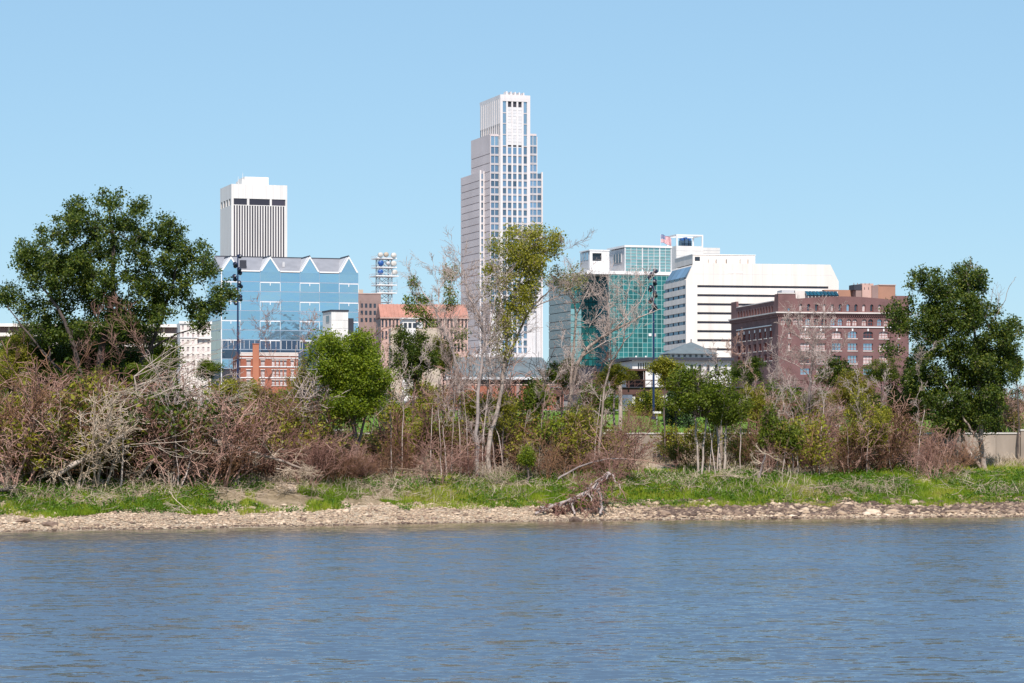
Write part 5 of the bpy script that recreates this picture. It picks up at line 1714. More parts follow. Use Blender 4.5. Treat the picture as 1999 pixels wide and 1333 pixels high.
leafy('leafy_bush', 'olive yellow bush at the left edge below the cottonwood', 28, 690, 55, 48, 236, 14, 18, 'leaf_olive', 31)
leafy('leafy_bush', 'dark green bush under the left side of the cottonwood', 105, 700, 60, 45, 238, 16, 20, 'leaf_dark', 32, size=.15)
leafy('leafy_bush', 'dark bush under the right side of the cottonwood trunk', 190, 712, 60, 42, 240, 14, 20, 'leaf_dark', 33, size=.15, dens=.75)
leafy('leafy_bush', 'dark green bush over the leaning fallen trunk', 142, 850, 42, 32, 219, 12, 15, 'leaf_dark', 34, dens=.9)
leafy('leafy_bush', 'mid green bush tangled among the windswept bare branches', 215, 792, 60, 36, 224, 14, 17, 'leaf_mid', 35, dens=.6, twigs=20)
leafy('leafy_bush', 'green leafy bush beneath the windswept branches left of the cream building', 295, 722, 52, 28, 228, 12, 15, 'leaf_mid', 36, dens=.7, twigs=16)
leafy('leafy_bush', 'small grey-green bush at the foot of the blue glass building\'s left corner', 408, 722, 28, 20, 232, 9, 10, 'leaf_mid', 37, dens=.7)
leafy('leafy_bush', 'small golden bush below the cottonwood\'s right limb', 297, 618, 17, 16, 236, 7, 8, 'leaf_yellow', 38, dens=.9)
leafy('leafy_bush', 'olive bush in the thicket below the red brick building', 515, 790, 55, 34, 232, 13, 15, 'leaf_olive', 39, dens=.35, twigs=24)
leafy('leafy_bush', 'sparse olive bush left of the round bright tree', 590, 740, 32, 50, 234, 10, 14, 'leaf_olive', 40, dens=.2, twigs=30)
leafy('dark_tree', 'dense dark green tree right of the round bright tree', 810, 690, 58, 58, 250, 20, 17, 'leaf_dark', 41, size=.15, per=13, tr=.16)
leafy('dark_tree', 'mottled olive tree beside the dark tree left of centre', 868, 690, 36, 40, 258, 12, 14, 'leaf_olive', 42, dens=.55, twigs=16)
leafy('leafy_bush', 'bright green bush right of the round tree\'s trunk', 772, 812, 32, 26, 250, 10, 12, 'leaf_bright', 43, dens=.8)
leafy('leafy_bush', 'green bush in front of the slate roof shelter', 1052, 778, 40, 38, 244, 15, 15, 'leaf_mid', 44, stems=2, dens=.6)
leafy('leafy_bush', 'green treetop between the shelter and the teal building', 1100, 725, 42, 28, 248, 12, 13, 'leaf_mid', 45, stems=1, dens=.9, tr=.14)
leafy('leafy_bush', 'olive green treetop on a pale straight trunk below the teal building', 1200, 732, 42, 24, 250, 12, 12, 'leaf_olive', 46, bark='bark_pale', dens=.9, tr=.17)
leafy('leafy_bush', 'olive low bush right of the shelter', 1130, 815, 50, 30, 243, 14, 15, 'leaf_olive', 47, dens=.25, twigs=24, stems=2)
leafy('leafy_bush', 'small yellow-green sapling in the centre by the dead root mass', 1030, 890, 20, 24, 236, 7, 9, 'leaf_bright', 48, dens=.7)
leafy('leafy_bush', 'yellow-green sapling below the slender half-bare tree', 985, 800, 26, 34, 240, 9, 11, 'leaf_olive', 49, dens=.5, twigs=14)
leafy('leafy_tree', 'pale-trunked green tree in front of the hipped roof building', 1368, 764, 74, 58, 244, 30, 17, 'leaf_mid', 50, bark='bark_pale', stems=2, dens=.85, tr=.12)
leafy('leafy_tree', 'light green forked tree with white stems right of the teal building', 1412, 785, 54, 52, 247, 20, 16, 'leaf_mid', 51, bark='bark_pale', stems=2, dens=.75, tr=.14)
leafy('leafy_bush', 'green bush at the left end of the hipped roof building', 1318, 742, 30, 26, 258, 9, 11, 'leaf_olive', 52, dens=.8)
leafy('leafy_bush', 'dark green bush at the foot of the brick warehouse corner', 1462, 722, 42, 26, 275, 12, 13, 'leaf_dark', 53, dens=.9)
leafy('leafy_bush', 'olive bush right of the pale-trunked tree', 1478, 785, 40, 40, 255, 13, 14, 'leaf_olive', 54, dens=.55, twigs=22)
leafy('leafy_bush', 'green sapling with pale stem left of the tall bare tree', 1505, 830, 30, 40, 247, 10, 12, 'leaf_mid', 55, bark='bark_pale', dens=.6, twigs=12)
leafy('leafy_bush', 'low green bush beside the bare tree trunk', 1548, 852, 28, 32, 246, 10, 11, 'leaf_mid', 56, dens=.7)
leafy('leafy_bush', 'dark green bush in front of the middle of the brick warehouse', 1632, 730, 36, 30, 272, 12, 13, 'leaf_dark', 57, dens=.9)
leafy('leafy_tree', 'yellow and green mottled tree below the right part of the warehouse', 1668, 762, 46, 46, 262, 16, 15, 'leaf_yellow', 58, dens=.75, tr=.12)
leafy('leafy_tree', 'olive brown tree with thin stems left of the dark right-hand tree', 1690, 820, 50, 62, 250, 18, 16, 'leaf_olive', 59, dens=.6, twigs=26, stems=3, tr=.07)
leafy('leafy_bush', 'green bush under the warehouse right end', 1722, 722, 44, 26, 268, 11, 13, 'leaf_mid', 60, dens=.6, twigs=12)
leafy('leafy_bush', 'yellowish bush left of the mottled tree', 1608, 800, 30, 40, 258, 9, 13, 'leaf_yellow', 61, dens=.5, twigs=14)
leafy('leafy_bush', 'green treetop at the right edge behind the grey thicket', 1985, 715, 26, 22, 275, 8, 11, 'leaf_mid', 62, dens=.9)
leafy('leafy_bush', 'dark bush between the warehouse and the dark right-hand tree', 1765, 770, 36, 60, 268, 14, 15, 'leaf_dark', 63, dens=.7)
leafy('leafy_bush', 'small dark bush at the left edge by the water', 8, 880, 16, 34, 214, 8, 10, 'leaf_mid', 64, dens=.7)

leafy('leafy_bush', 'dark green bush in front of the long pale building, left of the cottonwood trunk', 62, 672, 62, 52, 243, 14, 18, 'leaf_dark', 65)
leafy('leafy_bush', 'dark green bush right of the cottonwood trunk before the pale building', 250, 676, 66, 56, 244, 14, 18, 'leaf_dark', 66, dens=.8)
leafy('leafy_bush', 'dark bush behind the cottonwood trunk', 150, 668, 70, 58, 246, 14, 18, 'leaf_dark', 67, dens=.8)
leafy('leafy_bush', 'green bush left of the cream building', 318, 690, 40, 34, 246, 14, 18, 'leaf_mid', 68, dens=.6)
leafy('leafy_bush', 'light green bush in front of the white station wall', 1300, 720, 34, 24, 254, 12, 14, 'leaf_olive', 69, dens=.7)
leafy('leafy_bush', 'fresh green bush on the bank left of centre', 830, 840, 34, 28, 240, 12, 14, 'leaf_olive', 71, dens=.4, twigs=14)
leafy('leafy_bush', 'yellow-green bush below the shelter', 930, 790, 36, 34, 242, 12, 14, 'leaf_olive', 72, dens=.4, twigs=14)
leafy('leafy_bush', 'yellow-green bush beside the slender tree\'s foot', 1075, 850, 34, 34, 240, 12, 14, 'leaf_bright', 73, dens=.25, twigs=14)
leafy('leafy_bush', 'olive bush at the left end of the blue glass building\'s thicket', 445, 765, 36, 28, 226, 12, 14, 'leaf_olive', 74, dens=.4, twigs=14)

leafy('leafy_bush', 'dark bush low before the pale building, left of the cottonwood', 100, 735, 60, 34, 236, 14, 18, 'leaf_dark', 81, dens=.7)
leafy('leafy_bush', 'mottled olive bush under the cottonwood trunk', 180, 742, 60, 34, 232, 14, 18, 'leaf_mid', 82, dens=.5, twigs=12)
leafy('leafy_bush', 'dark bush right of the cottonwood trunk above the windswept branches', 255, 735, 52, 30, 236, 14, 18, 'leaf_dark', 83, dens=.6)
leafy('leafy_bush', 'olive bush at the left edge above the thicket', 20, 735, 50, 34, 233, 14, 18, 'leaf_olive', 84, dens=.5, twigs=10)

# conifer
def conifer(px, top, bot, Y, label, seed):
    rnd = random.Random(seed); rng = np.random.default_rng(seed)
    g = P(px, bot, Y); zb = gzf(g.x, Y)
    o = empty('conifer', (g.x, Y, zb)); tag(o, label, 'tree')
    H = P(px, top, Y).z - zb
    S = [((g.x, Y, zb - .2), (g.x, Y, zb + H), .14, .02, 0)]
    pts = []
    z0 = P(px, bot, Y).z - zb
    k = 0
    while z0 < H - .2:
        f = 1 - (z0 / H)
        for a in range(7):
            an = a * .9 + k * 1.3 + rnd.uniform(-.3, .3); L = (2.0 * f + .3) * rnd.uniform(.75, 1.1)
            p0 = Vector((g.x, Y, zb + z0)); p1 = p0 + Vector((math.cos(an) * L, math.sin(an) * L, -.12 * L))
            S.append((tuple(p0), tuple(p1), .03, .012, 2))
            for t in np.linspace(.2, 1, 9): pts.append(tuple(p0 + (p1 - p0) * t))
        z0 += .34; k += 1
    C, idx = clump_points(pts, 5, .12, rng)
    finish_tree(o, S, C, rng.uniform(0, 1, len(C)), 'bark_dark', 'conifer_needle', .10, rng)
conifer(1312, 758, 825, 262, 'small dark conifer behind the flood wall left of the pale-trunked tree', 5)
conifer(1345, 772, 830, 268, 'second dark conifer half hidden behind the pale-trunked tree', 6)

# tall bare tree before the warehouse
lobed_tree('bare_tree', 'tall leafless grey tree in front of the brick warehouse', 255,
           [([(1578, 905, 0), (1576, 840, 0), (1580, 760, 0), (1585, 715, 0), (1588, 680, 0), (1605, 645, 0), (1612, 620, 0)], .19, .03),
            ([(1587, 680, 0), (1575, 665, .3), (1555, 655, .5), (1535, 640, .5)], .08, .02), ([(1584, 715, 0), (1605, 700, .3), (1640, 685, .5)], .07, .02),
            ([(1582, 740, 0), (1560, 715, -.3), (1540, 705, -.5), (1515, 695, -.5)], .07, .02), ([(1578, 810, 0), (1555, 780, -.5), (1540, 750, -.5)], .06, .02)],
           [], 'bark_grey', 'leaf_olive', seed=71, limbs=[([(1575, 665, 0), (1560, 640, 0), (1555, 620, 0)], .04, .015)], twigs_per_limb=85, twig='twig_grey')

# windswept bare branches on the left, all bent to the right
def windswept(px, py, Y, n, label, seed, L=(3, 6), d=(.95, 0, .45), name='windswept_shrub', mat='bleached_wood', spreadx=1.0, wind=(.09, 0, 0)):
    rnd = random.Random(seed); rng = np.random.default_rng(seed)
    c = P(px, py, Y)
    o = empty(name, (c.x, Y, gzf(c.x, Y))); tag(o, label, 'shrub')
    S, tips = [], []
    cfg = dict(TWIG); cfg.update(ns=[7, 5, 3], wander=[.2, .26, .3], up=[.01, .01, .01], kids=[.65, .9, 0], spread=[.45, .55, .55], rmin=.013, wind=wind, start=[.2, .3, 1])
    g = Vector((c.x, Y, gzf(c.x, Y) - .1))
    res = polyline([g, g + (c - g) * .5 + Vector((.25, 0, 0)), c], .10, .06, S, rnd, .04)
    for _ in range(n):
        q, r = res[rnd.randrange(len(res) // 2, len(res))]
        a, b_, e = rv(rnd)
        grow(S, tips, tuple(q), norm3(d[0] + a * .5, d[1] + b_ * .6, d[2] + e * .5), rnd.uniform(*L) * 1.2, .055, 0, cfg, rnd)
    finish_tree(o, S, None, None, 'bark_pale', None, 0, rng, thick=.05, twig=mat)
windswept(262, 735, 220, 10, 'pale windswept leafless shrub sweeping right before the cream building', 81, (3, 6), (.9, 0, .6))
windswept(235, 790, 217, 6, 'bleached bare branches fanning right in the middle of the left thicket', 82, (3, 6.5), (.95, 0, .2), wind=(.05, 0, -.01))
windswept(155, 800, 215, 5, 'thin pale bare branches rising left of the windswept thicket', 83, (2.5, 5), (.8, 0, .4))
windswept(330, 770, 224, 8, 'tan windswept twigs left of the floodlight mast', 84, (2.5, 5), (.9, 0, .35))
windswept(395, 755, 234, 10, 'feathery tan bare shrub below the blue glass building\'s corner', 85, (2, 4), (.8, 0, .4))

# bare shrubs: a few grown shapes, copied along the bank
def bare_shrub_proto(seed, mat, stems, spread, cfgx=None, h=4.0):
    rnd = random.Random(seed); rng = np.random.default_rng(seed)
    S, tips = [], []
    cfg = dict(TWIG); cfg.update(ns=[6, 4, 3], wander=[.26, .34, .4], up=[.02, .01, .0], kids=[1.5, 1.7, 0], spread=[.8, .95, 1.0], start=[.17, .25, 1], rmin=.013, ratio=.5)
    cfg.update(cfgx or {})
    for k in range(stems):
        a = rnd.uniform(0, 6.283)
        rr = rnd.uniform(.05, .5)
        grow(S, tips, (rr * math.cos(a), rr * math.sin(a), -.1), norm3(spread * math.cos(a), spread * math.sin(a), 1), h * rnd.uniform(.7, 1.0), rnd.uniform(.03, .06), 0, cfg, rnd)
    V, Fq = seg_arrays([s[:4] for s in S], 3)
    zmax = V[:, 2].max()
    me = np_mesh('bare_stems', V / zmax, Fq, mat, smooth=True)
    return me
def leafy_shrub_proto(seed, mat, lm, stems, spread, dens):
    rnd = random.Random(seed); rng = np.random.default_rng(seed)
    S, tips = [], []
    cfg = dict(TWIG); cfg.update(ns=[6, 4, 3], wander=[.24, .3, .35], up=[.03, .02, .0], kids=[1.3, 1.5, 0], spread=[.7, .85, .9], start=[.17, .25, 1], rmin=.013, ratio=.5)
    for k in range(stems):
        a = rnd.uniform(0, 6.283); rr = rnd.uniform(.05, .5)
        grow(S, tips, (rr * math.cos(a), rr * math.sin(a), -.1), norm3(spread * math.cos(a), spread * math.sin(a), 1), 4 * rnd.uniform(.7, 1.0), rnd.uniform(.03, .05), 0, cfg, rnd)
    V, Fq = seg_arrays([s[:4] for s in S], 3)
    zmax = V[:, 2].max()
    st = np_mesh('stems', V / zmax, Fq, mat, smooth=True)
    E = [t[0] for t in tips if rnd.random() < dens]
    C, idx = clump_points(E, 5, .16, rng)
    V, Fq = leaf_arrays(C, .10, rng)
    base = rng.uniform(0, .6, len(E))
    return st, np_mesh('foliage', V / zmax, Fq, lm, tint=np.clip(base[idx] + rng.uniform(0, .4, len(C)), 0, 1))
LPROTO = [leafy_shrub_proto(121, 'twig_brown', 'leaf_olive', 9, .6, .8), leafy_shrub_proto(122, 'twig_brown', 'leaf_mid', 10, .6, .8), leafy_shrub_proto(123, 'twig_pink', 'leaf_olive', 9, .5, .4), leafy_shrub_proto(124, 'twig_brown', 'leaf_dark', 10, .6, .9)]
PROTO = {
    'pink': [bare_shrub_proto(101, 'twig_pink', 9, .45), bare_shrub_proto(102, 'twig_pink', 12, .6), bare_shrub_proto(103, 'twig_pink', 7, .3), bare_shrub_proto(109, 'twig_pink', 11, .5)],
    'brown': [bare_shrub_proto(104, 'twig_brown', 11, .55), bare_shrub_proto(105, 'twig_brown', 13, .7), bare_shrub_proto(110, 'twig_brown', 9, .4)],
    'tan': [bare_shrub_proto(106, 'twig_tan', 10, .5), bare_shrub_proto(107, 'twig_tan', 8, .35)],
    'tall': [bare_shrub_proto(111, 'twig_grey', 4, .14, dict(kids=[1.3, 1.7, 0], start=[.4, .25, 1]), 6.0), bare_shrub_proto(112, 'twig_pink', 3, .12, dict(kids=[1.5, 1.7, 0], start=[.35, .25, 1]), 6.0)],
}
NSH = 0
ORD = ['first', 'second', 'third', 'fourth', 'fifth', 'sixth', 'seventh', 'eighth', 'ninth', 'tenth', 'eleventh', 'twelfth', 'thirteenth', 'fourteenth', 'fifteenth', 'sixteenth']
def brush(x0, x1, t0, t1, Y0, Y1, n, kinds, label, group, seed, wide=1.0):
    """n bare shrubs between photograph columns x0..x1, tops between rows t0..t1"""
    global NSH
    rnd = random.Random(seed)
    n = max(3, int(round(n * .62)))
    Y0 = max(Y0, 13.0); Y1 = max(Y1, Y0 + 9)
    for i in range(n):
        px = x0 + (x1 - x0) * (i + rnd.uniform(.1, .9)) / n
        Y = float(D0((px - 1000) * 230 / F)) + rnd.uniform(Y0, Y1)
        top = rnd.uniform(t0, t1)
        c = P(px, top, Y)
        zb = gzf(c.x, Y)
        h = max(.8, c.z - zb)
        me = rnd.choice(PROTO[rnd.choice(kinds)])
        o = mesh_obj('bare_shrub', me, None, (c.x, Y, zb))
        w = h * wide * rnd.uniform(.8, 1.25)
        o.scale = (w, w, h)
        o.rotation_euler = (rnd.uniform(-.1, .1), rnd.uniform(-.18, .18), rnd.uniform(0, 6.283))
        tag(o, ORD[i] + ' from the left: ' + label, 'shrub', group)
        NSH += 1
G = 'leafless shrubs of the riverbank thicket, '
brush(-20, 120, 665, 800, 14, 30, 13, ['pink', 'brown', 'tall'], 'leafless pinkish shrub in the thicket at the far left edge', G + 'far left', 201)
brush(100, 260, 700, 820, 12, 30, 13, ['pink', 'brown', 'tan'], 'leafless shrub in the tangle below the cottonwood', G + 'below the cottonwood', 202)
brush(240, 420, 670, 810, 10, 30, 18, ['pink', 'brown', 'tan', 'tall'], 'leafless shrub in the thicket below the cream building', G + 'below the cream building', 203)
brush(410, 620, 715, 830, 12, 32, 22, ['pink', 'brown', 'pink', 'tall'], 'leafless reddish shrub in the thicket below the blue glass building', G + 'below the blue glass', 204)
brush(430, 720, 820, 890, 9, 20, 20, ['brown', 'pink'], 'low leafless shrub on the bank left of the round bright tree', G + 'low, left of the round tree', 205)
brush(540, 610, 625, 690, 18, 30, 5, ['tall', 'tall'], 'tall fine-twigged leafless shrub left of the round bright tree', G + 'tall, left of the round tree', 206)
brush(620, 760, 840, 885, 8, 22, 14, ['brown', 'pink'], 'leafless shrub under the round bright tree', G + 'under the round tree', 207)
brush(690, 780, 585, 680, 30, 42, 7, ['tall'], 'tall fine-twigged leafless shrub right of the round bright tree', G + 'tall, right of the round tree', 208)
brush(760, 960, 735, 840, 16, 36, 15, ['pink', 'pink', 'brown', 'tall'], 'leafless pinkish shrub in front of the slate roof shelter', G + 'before the shelter', 209)
brush(800, 1000, 840, 900, 10, 22, 16, ['tan', 'pink'], 'low leafless shrub on the bank left of the dead root mass', G + 'low, left of the root mass', 210)
brush(900, 1120, 650, 750, 22, 38, 8, ['tall', 'pink'], 'tall fine-twigged leafless shrub among the central trees', G + 'tall, central', 211)
brush(960, 1240, 785, 870, 14, 34, 17, ['pink', 'brown', 'pink', 'tan'], 'leafless shrub among the central trees', G + 'central', 212)
brush(1040, 1230, 850, 910, 9, 20, 17, ['pink', 'tan', 'brown'], 'low leafless shrub around the dead root mass', G + 'around the root mass', 213)
brush(1225, 1290, 770, 815, 43, 54, 6, ['pink', 'brown'], 'leafless shrub below the teal glass building', G + 'below the teal glass', 214)
brush(1330, 1480, 840, 885, 24, 36, 9, ['pink', 'brown'], 'leafless shrub below the pale-trunked tree', G + 'below the pale-trunked tree', 215)
brush(1440, 1620, 720, 840, 20, 36, 13, ['pink', 'pink', 'brown', 'tall'], 'leafless pinkish shrub below the brick warehouse', G + 'below the warehouse', 216)
brush(1480, 1660, 830, 890, 12, 28, 12, ['pink', 'brown', 'tan'], 'low leafless shrub around the tall bare tree trunk', G + 'low, around the bare tree', 217)
brush(1640, 1800, 740, 850, 16, 34, 13, ['pink', 'brown'], 'leafless shrub left of the dark right-hand tree', G + 'left of the dark tree', 218)
brush(1780, 1910, 815, 880, 12, 28, 14, ['pink', 'brown'], 'leafless shrub under the dark right-hand tree', G + 'under the dark tree', 219)
brush(1930, 2030, 700, 800, 43, 56, 13, ['pink', 'brown', 'tall'], 'grey leafless shrub at the right edge', G + 'right edge', 220, 1.1)

def green_brush(x0, x1, t0, t1, Y0, Y1, n, kinds, label, group, seed, wide=1.0):
    rnd = random.Random(seed)
    for i in range(n):
        px = x0 + (x1 - x0) * (i + rnd.uniform(.15, .85)) / n
        Y = float(D0((px - 1000) * 230 / F)) + rnd.uniform(Y0, Y1)
        c = P(px, rnd.uniform(t0, t1), Y)
        zb = gzf(c.x, Y); h = max(.8, c.z - zb)
        st, fo = LPROTO[rnd.choice(kinds)]
        o = empty('leafy_shrub', (c.x, Y, zb)); tag(o, ORD[i] + ' from the left: ' + label, 'shrub', group)
        w = h * wide * rnd.uniform(.85, 1.25)
        o.scale = (w, w, h); o.rotation_euler = (rnd.uniform(-.1, .1), rnd.uniform(-.15, .15), rnd.uniform(0, 6.283))
        mesh_obj('stems', st, o); mesh_obj('foliage', fo, o)
G2 = 'leafy shrubs of the riverbank thicket, '
green_brush(-10, 130, 710, 840, 15, 26, 6, [0, 1, 2], 'sparsely leaved shrub in the far left thicket', G2 + 'far left', 401)
green_brush(100, 360, 700, 830, 15, 28, 12, [0, 1, 2, 3], 'sparsely leaved shrub below the cottonwood', G2 + 'below the cottonwood', 402)
green_brush(330, 620, 750, 850, 16, 28, 10, [0, 2, 2, 1], 'sparsely leaved shrub below the blue glass building', G2 + 'below the blue glass', 403)
green_brush(620, 780, 830, 880, 26, 36, 6, [3, 3, 1], 'dark leaved shrub under the round bright tree', G2 + 'under the round tree', 404)
green_brush(780, 1000, 760, 850, 20, 34, 8, [0, 2, 2], 'sparsely leaved shrub before the slate roof shelter', G2 + 'before the shelter', 405)
green_brush(1000, 1215, 770, 850, 18, 30, 6, [0, 2, 2], 'sparsely leaved shrub below the teal glass building', G2 + 'below the teal glass', 406)
green_brush(1310, 1480, 800, 860, 24, 34, 6, [0, 1, 3], 'leafy shrub below the hipped roof building', G2 + 'below the hipped roof', 407)
green_brush(1460, 1760, 790, 860, 18, 30, 6, [0, 1, 2, 2], 'leafy shrub below the brick warehouse', G2 + 'below the warehouse', 408)
green_brush(1760, 1900, 780, 850, 43, 54, 7, [3, 3, 1], 'dark leaved shrub behind the right-hand trunks', G2 + 'behind the right trunks', 409)
green_brush(1925, 2020, 770, 830, 43, 52, 5, [0, 3, 2], 'leafy shrub at the right edge', G2 + 'right edge', 410)
green_brush(-20, 400, 800, 850, 30, 37, 13, [3, 3, 1], 'dark shrub deep in the left thicket', G2 + 'deep left', 411, 1.2)
green_brush(380, 780, 800, 850, 30, 37, 13, [3, 3, 1], 'dark shrub deep in the thicket below the blue glass', G2 + 'deep, below the blue glass', 412, 1.2)

# background greenery row in the park, closing the gaps behind the brush
rnd = random.Random(4)
spots = [(30, 'mid', 'green park tree far left behind the thicket'), (330, 'mid', 'green park tree behind the windswept shrubs'), (470, 'olive', 'olive park tree behind the floodlight mast'), (560, 'mid', 'green park tree below the brick building'), (640, 'dark', 'dark park tree behind the round bright tree'), (735, 'dark', 'dark low park tree right of the round bright tree'), (835, 'olive', 'olive park shrub left of the shelter terrace'), (1165, 'mid', 'green park tree beside the trestle walkway'), (1270, 'olive', 'olive park tree at the trestle portal'), (1420, 'dark', 'dark park tree behind the pale-trunked tree'), (1530, 'mid', 'green park tree behind the tall bare tree'), (1590, 'dark', 'dark park tree right of the tall bare trunk'), (1700, 'dark', 'dark park tree below the warehouse right end'), (1800, 'dark', 'dark park tree behind the right-hand tree'), (1960, 'dark', 'dark park tree at the right edge')]
for i, (px, k, lab) in enumerate(spots):
    leafy('park_tree', lab, px, 785 + rnd.uniform(-8, 14), 56, 40, rnd.uniform(292, 318), 13, 17, 'leaf_' + k, 300 + i, dens=.9, size=.18, per=9, clump=.34, group='park trees behind the brush', tr=.12)

# saplings: thin pale stems standing on the bank
SAPD = ['slanting left', 'slanting right and tall', 'short, slanting left', 'tall, slanting left', 'short, slanting right', 'tallest, strongly slanting left', 'rightmost of its cluster', 'slanting hard left', 'right of the fork', 'left of the fork', 'in the fork', 'slanting left', 'slanting right', 'upright', 'slanting left', 'taller one', 'shorter one', 'right of them', 'slanting slightly right', 'tall, beside the brush', 'leftmost of its cluster', 'low, slanting left', 'short, slanting left', 'leftmost, slanting right', 'second from left', 'third from left', 'rightmost', 'tall, slanting left', 'tall, slanting right', 'slanting left']
def sapling(px, py0, py1, Y, lean, label, i):
    rnd = random.Random(900 + i)
    a = P(px, py0, Y); zb = gzf(a.x, Y)
    o = empty('sapling', (a.x, Y, zb)); tag(o, label, 'sapling', 'pale saplings on the bank')
    S, tips = [], []
    h = P(px, py1, Y).z
    polyline([Vector((a.x, Y, zb - .1)), P(px + lean * .4, (py0 + py1) / 2, Y + .2), P(px + lean, py1, Y)], .06, .025, S, rnd, .03)
    for k in range(7):
        s_ = S[rnd.randrange(len(S) // 2, len(S))]
        u = rv(rnd)
        grow(S, tips, s_[1], norm3(u[0], u[1], abs(u[2]) + .6), 1.3, .02, 0, TWIG, rnd)
    finish_tree(o, S, None, None, 'twig_grey', None, 0, np.random.default_rng(1), thick=.026, twig='twig_grey')
sap = [(862, 905, 800, -6), (882, 905, 770, 6), (900, 910, 800, -4), (915, 905, 745, -12), (925, 912, 790, 8), (955, 925, 700, -40), (940, 905, 760, 14), (985, 900, 800, -30), (1385, 912, 830, 12), (1398, 912, 800, -22), (1400, 905, 760, 18), (1520, 915, 790, -10), (1528, 910, 830, 14), (1658, 900, 830, -4), (1740, 905, 830, -12), (785, 900, 760, 4), (765, 900, 800, -2), (1445, 890, 800, 5), (1692, 905, 830, 8), (1790, 905, 800, 16), (840, 905, 790, 5), (872, 915, 830, -8), (968, 930, 790, -16), (1010, 935, 800, 22), (1050, 925, 760, 16), (1100, 925, 790, 30), (1160, 915, 770, 14), (1560, 905, 800, -14), (1600, 900, 780, 10), (700, 925, 840, -12)]
names = ['left of the central trees', 'below the slender tree', 'of the pale-trunked pair', 'by the tall bare tree', 'left of the dark right-hand tree', 'right of the round bright tree', 'among the central trees', 'under the round bright tree']
cnt = {}
which = [0, 0, 0, 0, 0, 1, 0, 1, 2, 2, 2, 3, 3, 4, 4, 5, 5, 2, 4, 4, 0, 0, 1, 6, 6, 6, 6, 3, 3, 7]
for i, (px, a, b_, l) in enumerate(sap):
    cnt[which[i]] = cnt.get(which[i], 0) + 1
    sapling(px, a, b_, float(D0((px - 1000) * .046)) + 17 + (i % 3), l, 'thin pale bare sapling standing ' + names[which[i]] + ', ' + SAPD[i], i)

# concrete-grey tall stump trunks (pale dead trunks without crown)
def dead_trunk(px, py0, py1, Y, r, label, seed):
    rnd = random.Random(seed)
    a = P(px, py0, Y); zb = gzf(a.x, Y)
    o = empty('dead_tree', (a.x, Y, zb)); tag(o, label, 'dead tree')
    S, tips = [], []
    polyline([Vector((a.x, Y, zb - .1)), P(px + 1, (py0 + py1) / 2, Y), P(px, py1, Y)], r * 1.15, r * .8, S, rnd, .03)
    for k in range(5):
        s_ = S[rnd.randrange(1, len(S))]; u = rv(rnd)
        grow(S, tips, s_[1], norm3(u[0], u[1], abs(u[2]) + .4), 1.5, .035, 0, TWIG, rnd)
    finish_tree(o, S, None, None, 'bark_pale', None, 0, np.random.default_rng(1), thick=.07, twig='twig_pink')
dead_trunk(1211, 880, 742, 262, .22, 'straight pale dead trunk below the teal glass building', 1)
dead_trunk(1406, 890, 788, 258, .26, 'thick pale dead trunk behind the forked white stems', 2)
dead_trunk(1522, 900, 800, 258, .2, 'pale grey dead trunk left of the tall bare tree', 3)
dead_trunk(785, 890, 770, 262, .24, 'pale dead trunk right of the round bright tree', 4)

# ---------------------------------------------------------------- fallen wood
def fallen(label, name, pts, r0, r1, Y, seed, kids=14, L=(1, 2.4), mat='bark_pale', twig='twig_tan', wind=(0, 0, 0), updir=.2, cat='log', roots=0):
    rnd = random.Random(seed)
    W = []
    for p in pts:
        y = Y + (p[2] if len(p) > 2 else 0); W.append(P(p[0], p[1], y))
    o = empty(name, (W[0].x, W[0].y, gzf(W[0].x, W[0].y))); tag(o, label, cat)
    S, tips = [], []
    res = polyline(W, r0, r1, S, rnd, .04)
    cfg = dict(TWIG); cfg.update(ns=[5, 4, 3], wander=[.25, .3, .3], up=[-.02, -.02, -.02], kids=[1.0, 1.4, 0], wind=wind)
    for _ in range(kids):
        q, r = res[rnd.randrange(1, len(res))]; u = rv(rnd)
        grow(S, tips, tuple(q), norm3(u[0] + wind[0] * 4, u[1], u[2] * .6 + updir), rnd.uniform(*L), min(.05, r * .6), 0, cfg, rnd)
    for _ in range(roots):
        u = rv(rnd)
        grow(S, tips, tuple(W[0]), norm3(u[0], u[1], u[2] * .8), rnd.uniform(.6, 1.6), .08, 0, dict(cfg, rmin=.02), rnd)
    finish_tree(o, S, None, None, mat, None, 0, np.random.default_rng(1), thick=.06, twig=twig)
fallen('thick pale fallen trunk leaning to the right at the lower left', 'fallen_tree', [(112, 925, 0), (165, 895, .5), (205, 868, 1), (240, 850, 1.4)], .24, .12, 214, 1, 6, cat='fallen tree', roots=10)
fallen('upright broken branch forking off the leaning fallen trunk', 'broken_branch', [(182, 882, .6), (194, 860, .7), (202, 838, .8)], .11, .05, 214, 2, 4, cat='branch')
fallen('curved dead branch arching over the bank below the blue glass building', 'dead_branch', [(268, 938, 0), (300, 898, .5), (340, 876, .8), (400, 880, 1.2)], .13, .05, 218, 3, 22, (1, 2.2), updir=-.5, cat='branch')
fallen('thick fallen log sloping down right in the brush left of the round tree', 'fallen_log', [(415, 858, 0), (450, 872, 0), (500, 885, .4), (545, 898, .6), (590, 915, 1)], .22, .10, 222, 4, 16, (.8, 2.0), cat='log')
fallen('pale twiggy dead branch pile below the fallen log', 'branch_pile', [(540, 915, 0), (580, 920, .5), (620, 930, 1)], .06, .03, 220, 5, 20, (.8, 1.8), cat='branch')
fallen('long grey branch lying across the bank left of centre', 'fallen_branch', [(735, 915, 0), (790, 916, .5), (850, 920, 1)], .06, .03, 231, 6, 8, cat='branch')
fallen('short dark log lying in the grass left of centre', 'fallen_log', [(884, 936, 0), (905, 946, 0)], .15, .13, 233, 7, 2, mat='bark_dark', cat='log')
